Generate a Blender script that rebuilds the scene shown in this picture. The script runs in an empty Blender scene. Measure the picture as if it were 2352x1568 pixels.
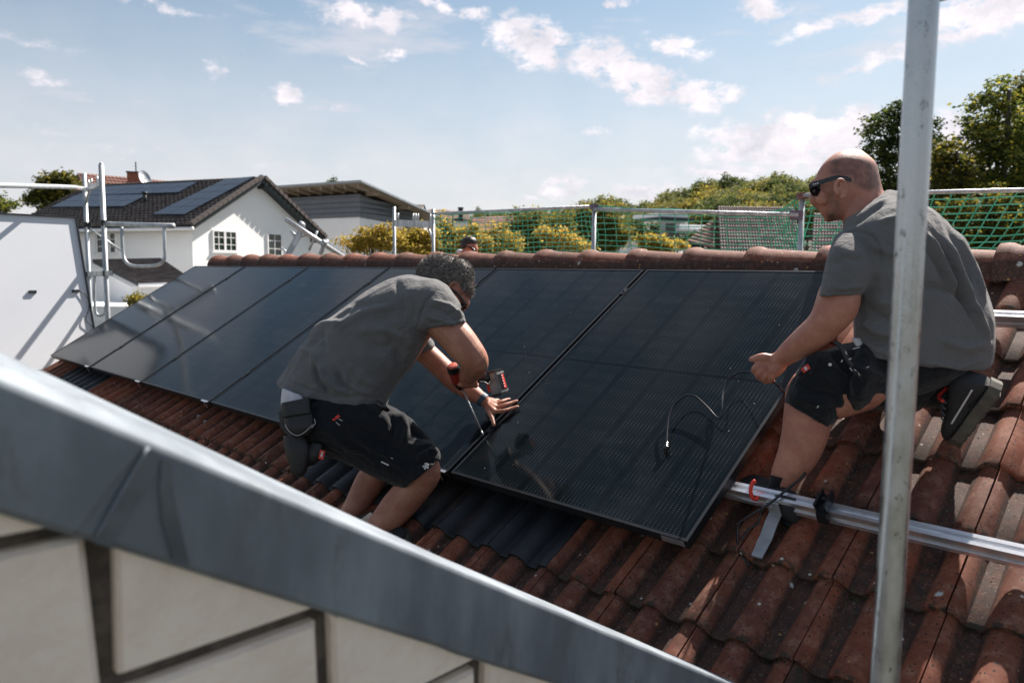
import bpy, bmesh, math, random
from mathutils import Vector, Matrix, noise
import numpy as np
R = math.radians
random.seed(7)
scn = bpy.context.scene
COL = scn.collection

# ------------------------------------------------------------------ camera
# photo frame used for measuring: 2352 x 1568; focal 1740 of those pixels
FW, FH, FOC = 2352.0, 1568.0, 1740.1
YAW, PITCH, ROLL = R(44.334), R(5.534), R(0.416)
CAM = Vector((8.137, -2.05, 0.855))
_w = Vector((-math.sin(YAW) * math.cos(PITCH), math.cos(YAW) * math.cos(PITCH), -math.sin(PITCH)))
_r0 = Vector((math.cos(YAW), math.sin(YAW), 0)); _u0 = _r0.cross(_w)
RX = _r0 * math.cos(ROLL) + _u0 * math.sin(ROLL)
UY = -_r0 * math.sin(ROLL) + _u0 * math.cos(ROLL)
WZ = _w
cam = bpy.data.objects.new('camera', bpy.data.cameras.new('camera')); COL.objects.link(cam)
M = Matrix((RX, UY, -WZ)).transposed().to_4x4(); M.translation = CAM
cam.matrix_world = M
cam.data.sensor_width = 36.0; cam.data.lens = FOC / FW * 36.0
cam.data.clip_start = 0.05; cam.data.clip_end = 3000
cam.data.dof.use_dof = True; cam.data.dof.focus_distance = 3.0; cam.data.dof.aperture_fstop = 4.0
scn.camera = cam

# ------------------------------------------------------------------ light
SUN_AZ, SUN_EL = -4.0, 46.0        # azimuth from +y towards +x
sd = Vector((math.cos(R(SUN_EL)) * math.sin(R(SUN_AZ)), math.cos(R(SUN_EL)) * math.cos(R(SUN_AZ)), math.sin(R(SUN_EL))))
sun = bpy.data.objects.new('sun', bpy.data.lights.new('sun', 'SUN')); COL.objects.link(sun)
sun.rotation_euler = sd.to_track_quat('Z', 'Y').to_euler()
sun.data.energy = 5.0; sun.data.angle = R(0.6); sun.data.color = (1.0, 0.91, 0.83)

def at(px, py, t):
    """pixel of the measured photo frame -> point at depth t"""
    return CAM + (WZ + RX * ((px - FW / 2) / FOC) - UY * ((py - FH / 2) / FOC)) * t
def rayd(px, py):
    return WZ + RX * ((px - FW / 2) / FOC) - UY * ((py - FH / 2) / FOC)
def proj(p):
    d = Vector(p) - CAM; z = d.dot(WZ)
    return FW / 2 + FOC * d.dot(RX) / z, FH / 2 - FOC * d.dot(UY) / z, z

world = bpy.data.worlds.new("World"); scn.world = world; world.use_nodes = True
def build_world():
    nt = world.node_tree; N = nt.nodes; L = nt.links
    for n in list(N): N.remove(n)
    out = N.new('ShaderNodeOutputWorld'); bg = N.new('ShaderNodeBackground'); L.new(bg.outputs[0], out.inputs[0])
    bg.inputs[1].default_value = 0.05
    sky = N.new('ShaderNodeTexSky'); sky.sky_type = 'NISHITA'; sky.sun_disc = False
    sky.sun_elevation = R(SUN_EL); sky.sun_rotation = R(SUN_AZ); sky.air_density = 1.0; sky.dust_density = 0.6; sky.ozone_density = 1.6
    tc = N.new('ShaderNodeTexCoord'); sp = N.new('ShaderNodeSeparateXYZ'); L.new(tc.outputs['Generated'], sp.inputs[0])
    def m(op, a, b=None, c=None, clamp=False):
        n = N.new('ShaderNodeMath'); n.operation = op; n.use_clamp = clamp
        for i, v in enumerate((a, b, c)):
            if v is None: continue
            if isinstance(v, (int, float)): n.inputs[i].default_value = v
            else: L.new(v, n.inputs[i])
        return n.outputs[0]
    az = m('MULTIPLY', m('ARCTAN2', sp.outputs[0], sp.outputs[1]), 57.2958)
    el = m('MULTIPLY', m('ARCSINE', sp.outputs[2]), 57.2958)
    cx = N.new('ShaderNodeCombineXYZ'); L.new(az, cx.inputs[0]); L.new(el, cx.inputs[1])
    def nz(vec, scale, detail, rough, stretch=(1, 1, 1), rot=0, w=0):
        mp = N.new('ShaderNodeMapping'); L.new(vec, mp.inputs[0]); mp.inputs['Scale'].default_value = stretch; mp.inputs['Rotation'].default_value = (0, 0, rot)
        mp.inputs['Location'].default_value = (w, w * .7, 0)
        t = N.new('ShaderNodeTexNoise'); L.new(mp.outputs[0], t.inputs['Vector'])
        t.inputs['Scale'].default_value = scale; t.inputs['Detail'].default_value = detail; t.inputs['Roughness'].default_value = rough
        return t
    d1 = nz(cx.outputs[0], .35, 6, .6)
    sub = N.new('ShaderNodeVectorMath'); sub.operation = 'SUBTRACT'; L.new(d1.outputs['Color'], sub.inputs[0]); sub.inputs[1].default_value = (.5, .5, .5)
    scl = N.new('ShaderNodeVectorMath'); scl.operation = 'MULTIPLY'; L.new(sub.outputs[0], scl.inputs[0]); scl.inputs[1].default_value = (5, 2.6, 0)
    add = N.new('ShaderNodeVectorMath'); add.operation = 'ADD'; L.new(cx.outputs[0], add.inputs[0]); L.new(scl.outputs[0], add.inputs[1])
    CL = [  # px, py, half width px, half height px, tilt deg, strength
        (835, 38, 120, 30, 6, 1.0), (1040, 22, 110, 20, 10, .8), (1215, 95, 95, 62, 20, 1.2), (1330, 125, 60, 30, 10, .8), (1450, 175, 185, 52, 20, 1.25),
        (1590, 215, 110, 40, 12, 1.1), (1550, 108, 110, 30, 4, .8), (1400, 100, 60, 22, 20, .55),
        (1820, 330, 205, 75, -4, 1.35), (1950, 290, 120, 55, 0, 1.0), (1660, 305, 85, 20, 0, .6), (1620, 372, 90, 18, 0, .6), (1700, 390, 200, 30, 0, .8),
        (1300, 430, 62, 30, 0, 1.1), (1240, 445, 60, 14, 0, .7), (1480, 440, 90, 26, 0, 1.0), (1380, 298, 40, 14, 0, .7),
        (652, 222, 44, 32, 0, 1.15), (502, 165, 28, 22, 0, .7), (892, 125, 42, 16, 0, .7), (815, 142, 40, 10, 20, .6), (765, 245, 30, 10, 0, .4),
        (1750, 15, 70, 26, 0, .9), (1960, 45, 190, 24, -8, .8), (2080, 120, 200, 26, -12, .75), (2290, 20, 150, 60, -5, 1.3), (2200, 330, 70, 70, 0, 1.3), (2160, 265, 55, 26, 0, .8),
        (110, 178, 70, 16, 4, .6), (330, 5, 200, 14, 4, .6), (1435, 8, 28, 14, 0, .8), (300, 345, 420, 44, -2, .30), (700, 390, 400, 36, 2, .28), (120, 300, 160, 20, 3, .35), (60, 95, 240, 22, 6, .4)]
    best = None
    for px, py, w, h, tl, s in CL:
        d = rayd(px, py).normalized()
        a0 = math.degrees(math.atan2(d.x, d.y)); e0 = math.degrees(math.asin(d.z))
        k = 33.0 / math.sqrt(1 + ((px - FW / 2) / FOC) ** 2)
        mp = N.new('ShaderNodeMapping'); mp.vector_type = 'TEXTURE'
        L.new(add.outputs[0], mp.inputs[0]); mp.inputs['Location'].default_value = (a0, e0, 0)
        mp.inputs['Rotation'].default_value = (0, 0, R(-tl)); mp.inputs['Scale'].default_value = (w / 28.5, h / 31.0, 1)
        ln = N.new('ShaderNodeVectorMath'); ln.operation = 'LENGTH'; L.new(mp.outputs[0], ln.inputs[0])
        v = m('MULTIPLY', m('SUBTRACT', 1.25, ln.outputs['Value'], clamp=True), s)
        best = v if best is None else m('MAXIMUM', best, v)
    fb = nz(cx.outputs[0], .55, 9, .62, (1, 1.9, 1), R(12), 3.1)
    dens = m('MULTIPLY', best, m('MULTIPLY_ADD', fb.outputs[0], 2.6, -.62))
    mr = N.new('ShaderNodeMapRange'); mr.interpolation_type = 'SMOOTHSTEP'; L.new(dens, mr.inputs[0]); mr.inputs[1].default_value = .17; mr.inputs[2].default_value = .66
    # thin high cloud everywhere
    ci = nz(cx.outputs[0], .075, 8, .6, (1, 3.4, 1), R(14), 9.0)
    cr = N.new('ShaderNodeMapRange'); cr.interpolation_type = 'SMOOTHSTEP'; L.new(ci.outputs[0], cr.inputs[0]); cr.inputs[1].default_value = .40; cr.inputs[2].default_value = .74; cr.inputs[4].default_value = .75
    hz = N.new('ShaderNodeMapRange'); L.new(el, hz.inputs[0]); hz.inputs[1].default_value = 24; hz.inputs[2].default_value = 0; hz.inputs[3].default_value = 0; hz.inputs[4].default_value = .85
    hz.interpolation_type = 'SMOOTHSTEP'
    shade = nz(cx.outputs[0], .22, 6, .55, (1, 1.6, 1), 0, 5.0)
    def mixc(f, a, b_, bt='MIX'):
        n = N.new('ShaderNodeMix'); n.data_type = 'RGBA'; n.blend_type = bt
        for i, v in ((0, f), (6, a), (7, b_)):
            if hasattr(v, 'is_output'): L.new(v, n.inputs[i])
            else: n.inputs[i].default_value = v if i == 0 else (*v, 1)
        return n.outputs[2]
    c = mixc(1.0, sky.outputs[0], (.96, 1.0, .90), 'MULTIPLY')
    c = mixc(m('MAXIMUM', cr.outputs[0], hz.outputs[0]), c, mixc(m('MULTIPLY_ADD', shade.outputs[0], 2.4, -.75, clamp=True), (6.3, 6.2, 6.7), (7.5, 6.9, 7.2)))
    sh2 = nz(add.outputs[0], .30, 7, .6, (1, 1.3, 1), 0, 2.0)
    c = mixc(mr.outputs[0], c, mixc(m('MULTIPLY_ADD', sh2.outputs[0], 3.2, -1.1, clamp=True), (6.2, 6.1, 6.7), (9.6, 8.9, 9.2)))
    mx = N.new('ShaderNodeMix'); mx.data_type = 'RGBA'; mx.inputs[0].default_value = 0; L.new(c, mx.inputs[6])
    L.new(mx.outputs[2], bg.inputs[0])
build_world()
scn.view_settings.view_transform = 'Standard'; scn.view_settings.look = 'None'
scn.view_settings.exposure = 1.3; scn.view_settings.gamma = 1.0; scn.view_settings.use_curve_mapping = False
scn.cycles.max_bounces = 8; scn.cycles.use_denoising = True

# ------------------------------------------------------------------ helpers
def tag(o, label=None, cat=None, group=None, kind=None):
    if label: o['label'] = label
    if cat: o['category'] = cat
    if group: o['group'] = group
    if kind: o['kind'] = kind
    return o
def empty(name, loc=(0, 0, 0)):
    o = bpy.data.objects.new(name, None); o.location = loc; o.empty_display_size = .1; COL.objects.link(o); return o
bpy.context.view_layer.update()
def parent_keep(o, p):
    o.parent = p
    if p is not None: o.matrix_parent_inverse = (Matrix.Translation(p.location)).inverted()
class MB:
    def __init__(s): s.v = []; s.f = []; s.mi = []; s.cur = 0
    def add(s, vs, fs):
        b = len(s.v); s.v += [tuple(v) for v in vs]; s.f += [tuple(i + b for i in f) for f in fs]; s.mi += [s.cur] * len(fs); return s
    def obb(s, o, ax, ay, az):
        """box from corner o with edge vectors"""
        o = Vector(o); ax = Vector(ax); ay = Vector(ay); az = Vector(az)
        p = [o, o + ax, o + ax + ay, o + ay]; q = [x + az for x in p]
        fs = [(0, 3, 2, 1), (4, 5, 6, 7), (0, 1, 5, 4), (1, 2, 6, 5), (2, 3, 7, 6), (3, 0, 4, 7)]
        if ax.cross(ay).dot(az) < 0: fs = [f[::-1] for f in fs]
        return s.add(p + q, fs)
    def box(s, c, size, Rm=None):
        c = Vector(c); a, b, d = (Vector((size[0], 0, 0)), Vector((0, size[1], 0)), Vector((0, 0, size[2])))
        if Rm is not None: a = Rm @ a; b = Rm @ b; d = Rm @ d
        return s.obb(c - (a + b + d) / 2, a, b, d)
    def prism(s, pts, ext):
        """polygon pts (3d list) extruded by ext"""
        n = len(pts); p = [Vector(x) for x in pts]; e = Vector(ext)
        fs = [tuple(range(n))[::-1], tuple(range(n, 2 * n))] + [(i, (i + 1) % n, (i + 1) % n + n, i + n) for i in range(n)]
        nrm = Vector((0, 0, 0))
        for i in range(n): nrm += (p[i] - p[0]).cross(p[(i + 1) % n] - p[0])
        if nrm.dot(e) < 0: fs = [f[::-1] for f in fs]
        return s.add(p + [x + e for x in p], fs)
    def tube(s, pts, r, n=10, caps=True, rs=None, hollow=False):
        P = [Vector(p) for p in pts]; m = len(P); vs = []; fs = []
        t0 = (P[1] - P[0]).normalized()
        up = Vector((0, 0, 1)) if abs(t0.z) < .9 else Vector((1, 0, 0))
        nx = t0.cross(up).normalized()
        for i in range(m):
            t = (P[min(i + 1, m - 1)] - P[max(i - 1, 0)]).normalized()
            nx = (nx - t * nx.dot(t)).normalized(); ny = t.cross(nx)
            rr = rs[i] if rs else r
            for k in range(n):
                a = 2 * math.pi * k / n; vs.append(P[i] + nx * math.cos(a) * rr + ny * math.sin(a) * rr)
        for i in range(m - 1):
            for k in range(n):
                a = i * n + k; b = i * n + (k + 1) % n; fs.append((a, b, b + n, a + n))
        if caps: fs += [tuple(range(n))[::-1], tuple(range((m - 1) * n, m * n))]
        return s.add(vs, fs)
    def rings(s, rings, caps=True):
        n = len(rings[0]); vs = [p for r in rings for p in r]; fs = []
        for i in range(len(rings) - 1):
            for k in range(n):
                a = i * n + k; b = i * n + (k + 1) % n; fs.append((a, b, b + n, a + n))
        if caps: fs += [tuple(range(n))[::-1], tuple(range(len(vs) - n, len(vs)))]
        return s.add(vs, fs)
    def mesh(s, name, mats=None, smooth=False):
        me = bpy.data.meshes.new(name); me.from_pydata(s.v, [], s.f)
        for m in (mats if isinstance(mats, (list, tuple)) else [mats]):
            if m: me.materials.append(m)
        if isinstance(mats, (list, tuple)) and len(mats) > 1: me.polygons.foreach_set('material_index', s.mi)
        if smooth: me.polygons.foreach_set('use_smooth', [True] * len(me.polygons))
        me.update(); return me
    def build(s, name, mats=None, parent=None, smooth=False, kind=None, fixn=False):
        me = s.mesh(name, mats, smooth)
        if fixn:
            bm = bmesh.new(); bm.from_mesh(me); bmesh.ops.recalc_face_normals(bm, faces=bm.faces); bm.to_mesh(me); bm.free()
        o = bpy.data.objects.new(name, me); COL.objects.link(o)
        if parent is not None: parent_keep(o, parent)
        if kind: o['kind'] = kind
        return o
def link(name, me, parent=None, kind=None):
    o = bpy.data.objects.new(name, me); COL.objects.link(o)
    if parent is not None: parent_keep(o, parent)
    if kind: o['kind'] = kind
    return o
def autosmooth(o, ang=35):
    me = o.data; me.polygons.foreach_set('use_smooth', [True] * len(me.polygons))
    me.set_sharp_from_angle(angle=R(ang)); return o
def crom(P, t):
    i = min(int(t), len(P) - 2); f = t - i
    p0 = P[max(i - 1, 0)]; p1 = P[i]; p2 = P[i + 1]; p3 = P[min(i + 2, len(P) - 1)]
    return [0.5 * ((2 * b) + (-a + c) * f + (2 * a - 5 * b + 4 * c - d) * f * f + (-a + 3 * b - 3 * c + d) * f ** 3) for a, b, c, d in zip(p0, p1, p2, p3)]
def spline(P, n):
    P = [list(p) for p in P]
    return [crom(P, (len(P) - 1) * i / (n - 1) * .999999) for i in range(n)]

# ------------------------------------------------------------------ materials
MATS = {}
def mat(name, base, rough=.6, metal=0, var=None, vscale=8, vamt=.5, bump=0, bscale=40, spec=.5, stretch=(1, 1, 1), coord='Object', bdetail=4, var2=None, v2scale=3, v2lo=.55, v2hi=.65, rvar=0, vlo=.35, vhi=.65):
    m = bpy.data.materials.new(name); m.use_nodes = True; nt = m.node_tree; N = nt.nodes; L = nt.links
    b = N['Principled BSDF']; b.inputs['Base Color'].default_value = (*base, 1); b.inputs['Roughness'].default_value = rough
    b.inputs['Metallic'].default_value = metal; b.inputs['Specular IOR Level'].default_value = spec
    tc = N.new('ShaderNodeTexCoord'); mp = N.new('ShaderNodeMapping'); mp.inputs['Scale'].default_value = stretch
    L.new(tc.outputs[coord], mp.inputs[0])
    def noi(scale, det=5, ro=.6):
        t = N.new('ShaderNodeTexNoise'); L.new(mp.outputs[0], t.inputs['Vector']); t.inputs['Scale'].default_value = scale; t.inputs['Detail'].default_value = det; t.inputs['Roughness'].default_value = ro; return t
    def ramp(src, lo, hi, a=0, c=1):
        r = N.new('ShaderNodeMapRange'); r.interpolation_type = 'SMOOTHSTEP'; L.new(src, r.inputs[0]); r.inputs[1].default_value = lo; r.inputs[2].default_value = hi; r.inputs[3].default_value = a; r.inputs[4].default_value = c; return r.outputs[0]
    col = None
    if var:
        t = noi(vscale); mx = N.new('ShaderNodeMix'); mx.data_type = 'RGBA'; L.new(ramp(t.outputs[0], vlo, vhi, 0, vamt), mx.inputs[0])
        mx.inputs[6].default_value = (*base, 1); mx.inputs[7].default_value = (*var, 1); col = mx.outputs[2]
        if rvar:
            L.new(ramp(t.outputs[0], .35, .65, rough, rough + rvar), b.inputs['Roughness'])
    if var2:
        t = noi(v2scale, 8, .7); mx = N.new('ShaderNodeMix'); mx.data_type = 'RGBA'; L.new(ramp(t.outputs[0], v2lo, v2hi), mx.inputs[0])
        if col: L.new(col, mx.inputs[6])
        else: mx.inputs[6].default_value = (*base, 1)
        mx.inputs[7].default_value = (*var2, 1); col = mx.outputs[2]
    if col: L.new(col, b.inputs['Base Color'])
    if bump:
        t = noi(bscale, bdetail); bp = N.new('ShaderNodeBump'); bp.inputs['Strength'].default_value = 1; bp.inputs['Distance'].default_value = bump
        L.new(t.outputs[0], bp.inputs['Height']); L.new(bp.outputs[0], b.inputs['Normal'])
    m['_'] = 1; MATS[name] = m
    return m
def nodes(m): return m.node_tree.nodes, m.node_tree.links, m.node_tree.nodes['Principled BSDF']
def N_(N, L, kind, ins=None, **props):
    n = N.new(kind)
    for k, v in props.items(): setattr(n, k, v)
    for k, v in (ins or {}).items():
        if hasattr(v, 'is_output'): L.new(v, n.inputs[k])
        else: n.inputs[k].default_value = v
    return n
galv = mat('galvanised', (.50, .53, .55), .38, .55, (.30, .33, .35), 14, .9, .0004, 60, stretch=(1, 1, .35), var2=(.62, .63, .62), v2scale=9, v2lo=.58, v2hi=.66, rvar=.15)
alu = mat('aluminium', (.80, .81, .83), .28, .85, (.66, .67, .70), 30, .6, 0)
blackmetal = mat('black_metal', (.012, .014, .016), .35, .3, (.03, .03, .033), 30, .5)
# ------------------------------------------------------------------ roof geometry frame
TH = R(31.24); CT, ST = math.cos(TH), math.sin(TH)
def RP(u, v, h=0.0): return Vector((u, v * CT - h * ST, v * ST + h * CT))
RN = Vector((0, -ST, CT))
def onroof(px, py, h=0.0):
    d = rayd(px, py); t = (h - CAM.dot(RN)) / d.dot(RN); return CAM + d * t
def on_x(px, py, x):
    d = rayd(px, py); return CAM + d * ((x - CAM.x) / d.x)
def on_y(px, py, y):
    d = rayd(px, py); return CAM + d * ((y - CAM.y) / d.y)
TW, TE, H0 = 0.298, 0.2925, -0.166     # tile cover width, exposure, pan height
U0, V0 = 7.018 - 24 * TW, -0.196 - 6 * TE
NC, NR = 32, 14                         # columns, rows
VR = 1.905

def tile_z(x):
    """double roll profile across one tile, x in 0..TW (joint at 0 sits on a roll)"""
    z = 0.0
    for c in (-0.012, TW / 2 - 0.012, TW - 0.012):
        q = (x - c) / 0.049
        if abs(q) < 1: z = max(z, 0.041 * (1 - abs(q) ** 2.3) ** .62)
    return z
def tile_mesh(name, m, nx=22, seed=0, wear=0.0):
    rnd = random.Random(seed); b = MB()
    xs = [.0022 + (TW - .0044) * i / nx for i in range(nx + 1)]
    ys = [0.0, .007, TE * .5, TE + .055]
    zt = [.021, .0245, .014, .003]
    rows = []
    for y, dz in zip(ys, zt):
        rows.append([(x, y, tile_z(x) + dz + (rnd.uniform(-.0008, .0008) if 0 < y < .1 else 0)) for x in xs])
    under = [(x, 0.001, tile_z(x) + .003 - (.000)) for x in xs]
    vs = [p for r in rows for p in r] + under; n = nx + 1; fs = []
    for j in range(3):
        for i in range(nx): fs.append((j * n + i, j * n + i + 1, (j + 1) * n + i + 1, (j + 1) * n + i))
    o = 4 * n
    for i in range(nx): fs.append((o + i, o + i + 1, i + 1, i))
    b.add(vs, fs)
    # turned-down side edges
    for xi in (0, nx):
        s = [(xs[xi], y, tile_z(xs[xi]) + dz) for y, dz in zip(ys, zt)]
        lo = [(p[0], p[1], p[2] - .014) for p in s]
        f = [(j, j + 1, j + 5, j + 4) for j in range(3)]
        if xi: f = [q[::-1] for q in f]
        b.add(s + lo, f)
    me = b.mesh(name, m, True); me.set_sharp_from_angle(angle=R(50)); return me

def tile_material():
    m = mat('clay_tile', (.2, .08, .06), .78); N, L, B = nodes(m)
    tc = N_(N, L, 'ShaderNodeTexCoord'); geo = N_(N, L, 'ShaderNodeNewGeometry'); oi = N_(N, L, 'ShaderNodeObjectInfo')
    def noi(vec, s, d=6, r=.65): return N_(N, L, 'ShaderNodeTexNoise', {'Vector': vec, 'Scale': s, 'Detail': d, 'Roughness': r}).outputs[0]
    def rg(src, a, b, c=0., d=1.): return N_(N, L, 'ShaderNodeMapRange', {0: src, 1: a, 2: b, 3: c, 4: d}, interpolation_type='SMOOTHSTEP').outputs[0]
    def mx(f, a, b, bt='MIX'):
        n = N_(N, L, 'ShaderNodeMix', data_type='RGBA', blend_type=bt)
        for i, v in ((0, f), (6, a), (7, b)):
            if hasattr(v, 'is_output'): L.new(v, n.inputs[i])
            else: n.inputs[i].default_value = v if i == 0 else (*v, 1)
        return n.outputs[2]
    P = geo.outputs['Position']
    c = mx(rg(noi(P, 2.3), .35, .65), (.190, .062, .032), (.100, .036, .022))
    c = mx(rg(oi.outputs['Random'], 0, 1), c, mx(1., c, (1.35, 1.15, 1.05), 'MULTIPLY'))
    c = mx(rg(noi(P, 22, 8, .75), .44, .84, 0, .62), c, (.44, .27, .19))          # pale weathering
    c = mx(rg(noi(P, 75, 6, .8), .54, .66, 0, .65), c, (.05, .030, .025))         # dark grain
    sp = N_(N, L, 'ShaderNodeSeparateXYZ', {0: tc.outputs['Object']})
    pan_dirt_shade = rg(sp.outputs[2], .038, .022)  # dirt in the pans, darkened further to paint shade into the channels
    dm = N_(N, L, 'ShaderNodeMath', {0: pan_dirt_shade, 1: rg(noi(P, 30, 7, .7), .35, .6,   .6, 1.)}, operation='MULTIPLY').outputs[0]
    c = mx(dm, c, mx(rg(noi(P, 120, 3), .58, .70), (.048, .029, .022), (.20, .15, .12)))
    # darker in patches towards the lower lap
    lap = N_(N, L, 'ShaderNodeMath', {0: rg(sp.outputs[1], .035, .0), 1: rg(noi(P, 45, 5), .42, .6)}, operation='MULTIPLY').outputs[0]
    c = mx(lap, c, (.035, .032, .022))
    vo = N_(N, L, 'ShaderNodeTexVoronoi', {'Vector': P, 'Scale': 7.5, 'Randomness': 1.}); 
    vd = N_(N, L, 'ShaderNodeMath', {0: vo.outputs['Distance'], 1: N_(N, L, 'ShaderNodeMath', {0: noi(P, 60, 4), 1: .10}, operation='MULTIPLY').outputs[0]}, operation='ADD').outputs[0]
    sel = N_(N, L, 'ShaderNodeSeparateColor', {0: vo.outputs['Color']}).outputs[0]
    li = N_(N, L, 'ShaderNodeMath', {0: rg(vd, .155, .12), 1: rg(sel, .70, .74)}, operation='MULTIPLY').outputs[0]
    c = mx(li, c, (.42, .44, .42))
    vo2 = N_(N, L, 'ShaderNodeTexVoronoi', {'Vector': P, 'Scale': 38., 'Randomness': 1.})
    sel2 = N_(N, L, 'ShaderNodeSeparateColor', {0: vo2.outputs['Color']}).outputs[0]
    l2 = N_(N, L, 'ShaderNodeMath', {0: rg(vo2.outputs['Distance'], .22, .15), 1: rg(sel2, .92, .93)}, operation='MULTIPLY').outputs[0]
    c = mx(l2, c, mx(rg(sel2, .965, .97), (.36, .20, .07), (.48, .45, .40)))
    vo3 = N_(N, L, 'ShaderNodeTexVoronoi', {'Vector': P, 'Scale': 90., 'Randomness': 1.})
    sel3 = N_(N, L, 'ShaderNodeSeparateColor', {0: vo3.outputs['Color']}).outputs[1]
    c = mx(N_(N, L, 'ShaderNodeMath', {0: rg(vo3.outputs['Distance'], .34, .22), 1: rg(sel3, .70, .72)}, operation='MULTIPLY').outputs[0], c, (.022, .02, .018))
    L.new(c, B.inputs['Base Color'])
    bp = N_(N, L, 'ShaderNodeBump', {'Strength': 1., 'Distance': .0012, 'Height': noi(P, 160, 6, .8)})
    L.new(bp.outputs[0], B.inputs['Normal']); B.inputs['Specular IOR Level'].default_value = .3
    return m
tilemat = tile_material()
flashmat = mat('lead_flashing', (.007, .009, .012), .55, .0, (.016, .020, .025), 5, .8, .002, 14, var2=(.10, .115, .125), v2scale=40, v2lo=.66, v2hi=.72, coord='Object')
mossmat = mat('moss', (.022, .026, .012), .95, 0, (.05, .035, .015), 30, .8)
crumbmat = mat('leaf_crumbs', (.30, .14, .05), .8, 0, (.12, .07, .03), 60, .8)

house = empty('tiled_roof_house', RP(4.3, 0, -.3))
tag(house, 'house roof of weathered red double roll tiles under the black solar panels', 'house')
tmeshes = [tile_mesh('roof_tile', tilemat, 22, s) for s in range(4)]
RM = Matrix.Rotation(TH, 4, 'X')
FLASH = {(c, 6) for c in range(16, 22)} | {(c, 6) for c in (2, 3, 4)}
cand = []
for r in range(NR):
    for c in range(NC):
        u = U0 + c * TW; v = V0 + r * TE
        if v + TE > VR + .04: continue
        if (c, r) in FLASH: continue
        p = RP(u + TW / 2, v + TE / 2, H0 + .02); x, y, z = proj(p)
        infr = z > .5 and -80 < x < FW + 80 and 560 < y < FH + 120
        under = (0 < u + TW / 2 < 6.92 and .28 < v + TE * .3 < 1.55)
        # hidden behind the coping at lower left
        hid = y > 900 + (x - 0) * .475 + 60
        cand.append((infr and not under and not hid, z, u, v))
vis = sorted([k for k in cand if k[0]], key=lambda k: k[1]); rest = [k for k in cand if not k[0]] + vis[298:]
def tile_matrix(u, v, rnd):
    p = RP(u + rnd.uniform(-.001, .001), v + rnd.uniform(-.0025, .0025), H0 + rnd.uniform(-.001, .0015))
    return Matrix.Translation(p) @ RM @ Matrix.Rotation(rnd.uniform(-.004, .004), 4, 'Z') @ Matrix.Rotation(rnd.uniform(-.004, .004), 4, 'Y')
rnd = random.Random(3)
for k in vis[:298]:
    o = link('roof_tile', tmeshes[rnd.randrange(4)], house); o.matrix_basis = tile_matrix(k[2], k[3], rnd)
jb = MB(); lt = tile_mesh('t', tilemat, 14, 1)
lv = [v.co.copy() for v in lt.vertices]; lf = [tuple(p.vertices) for p in lt.polygons]
for k in rest:
    mm = tile_matrix(k[2], k[3], rnd); jb.add([mm @ v for v in lv], lf)
autosmooth(jb.build('covered_tiles', tilemat, house, True, 'stuff'), 50)
# tiles of dark flashing sheet (replacement at the roof hooks)
fm = tile_mesh('flashing_tile', flashmat, 22, 9)
for (c, r) in sorted(FLASH):
    o = link('flashing_tile', fm, house); o.matrix_basis = tile_matrix(U0 + c * TW, V0 + r * TE, rnd)
    if (c, r) == (18, 6): o['label'] = 'dark blue black sheet tile below the panels'
# body of the house: boards below the tiles, back slope, gable walls
render = mat('cream_render', (.62, .58, .52), .9, 0, (.5, .46, .4), 2, .5, .002, 90)
darkwood = mat('dark_boards', (.03, .024, .02), .8, 0, (.05, .04, .03), 12, .5)
UL, UR = U0 + .04, U0 + NC * TW - .04
b = MB(); VB = V0 + .1
b.prism([RP(UL, VB, H0 - .03), RP(UL, VR, H0 - .03), RP(UL, VR, H0 - .09), RP(UL, VB, H0 - .09)], (UR - UL, 0, 0))
b.build('roof_boards', darkwood, house)
RZ = RP(0, VR, H0).z; RY = RP(0, VR, H0).y
b = MB()
def BP(u, v, h=0.0): return Vector((u, RY + (v * CT + h * ST), RZ - v * ST + h * CT))
b.prism([BP(UL, 0, 0), BP(UL, 3.2, 0), BP(UL, 3.2, -.08), BP(UL, 0, -.08)], (UR - UL, 0, 0)); b.build('back_slope', tilemat, house)
b = MB(); ez = RP(0, VB + .4, H0).z; ey = RP(0, VB + .4, H0).y
for ux in (UL + .12, UR - .42):
    b.prism([(ux, ey, -5.2), (ux, 2 * RY - ey, -5.2), (ux, 2 * RY - ey, ez - .13), (ux, RY, RZ - .13), (ux, ey, ez - .13)], (.3, 0, 0))
b.obb((UL + .42, ey, -5.2), (UR - UL - .84, 0, 0), (0, .3, 0), (0, 0, 5.2 + ez - .2)); b.obb((UL + .42, 2 * RY - ey - .3, -5.2), (UR - UL - .84, 0, 0), (0, .3, 0), (0, 0, 5.2 + ez - .2))
b.build('wall', render, house)
# ridge tiles
def ridge_mesh():
    b = MB(); n = 18; Ls = [0, .004, .03, .05, .075, .25, .415]; rs = [.120, .128, .131, .130, .119, .113, .107]
    out = []
    for L_, r_ in zip(Ls, rs):
        out.append([(L_, math.cos(math.pi * k / n) * r_ * 1.06, math.sin(math.pi * k / n) * r_ * (1.0) - .028 if 0 < k < n else -.055) for k in range(n + 1)])
    inn = [[(p[0], p[1] * .86, p[2] * .84 - .004) for p in out[0]]]
    rows = inn + out; m = n + 1
    vs = [p for r in rows for p in r]; fs = []
    for j in range(len(rows) - 1):
        for i in range(n): fs.append((j * m + i, (j + 1) * m + i, (j + 1) * m + i + 1, j * m + i + 1))
    b.add(vs, fs); me = b.mesh('ridge_tile', ridgemat, True); me.set_sharp_from_angle(angle=R(60)); return me
ridgemat = tilemat.copy(); ridgemat.name = 'ridge_clay'
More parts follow.
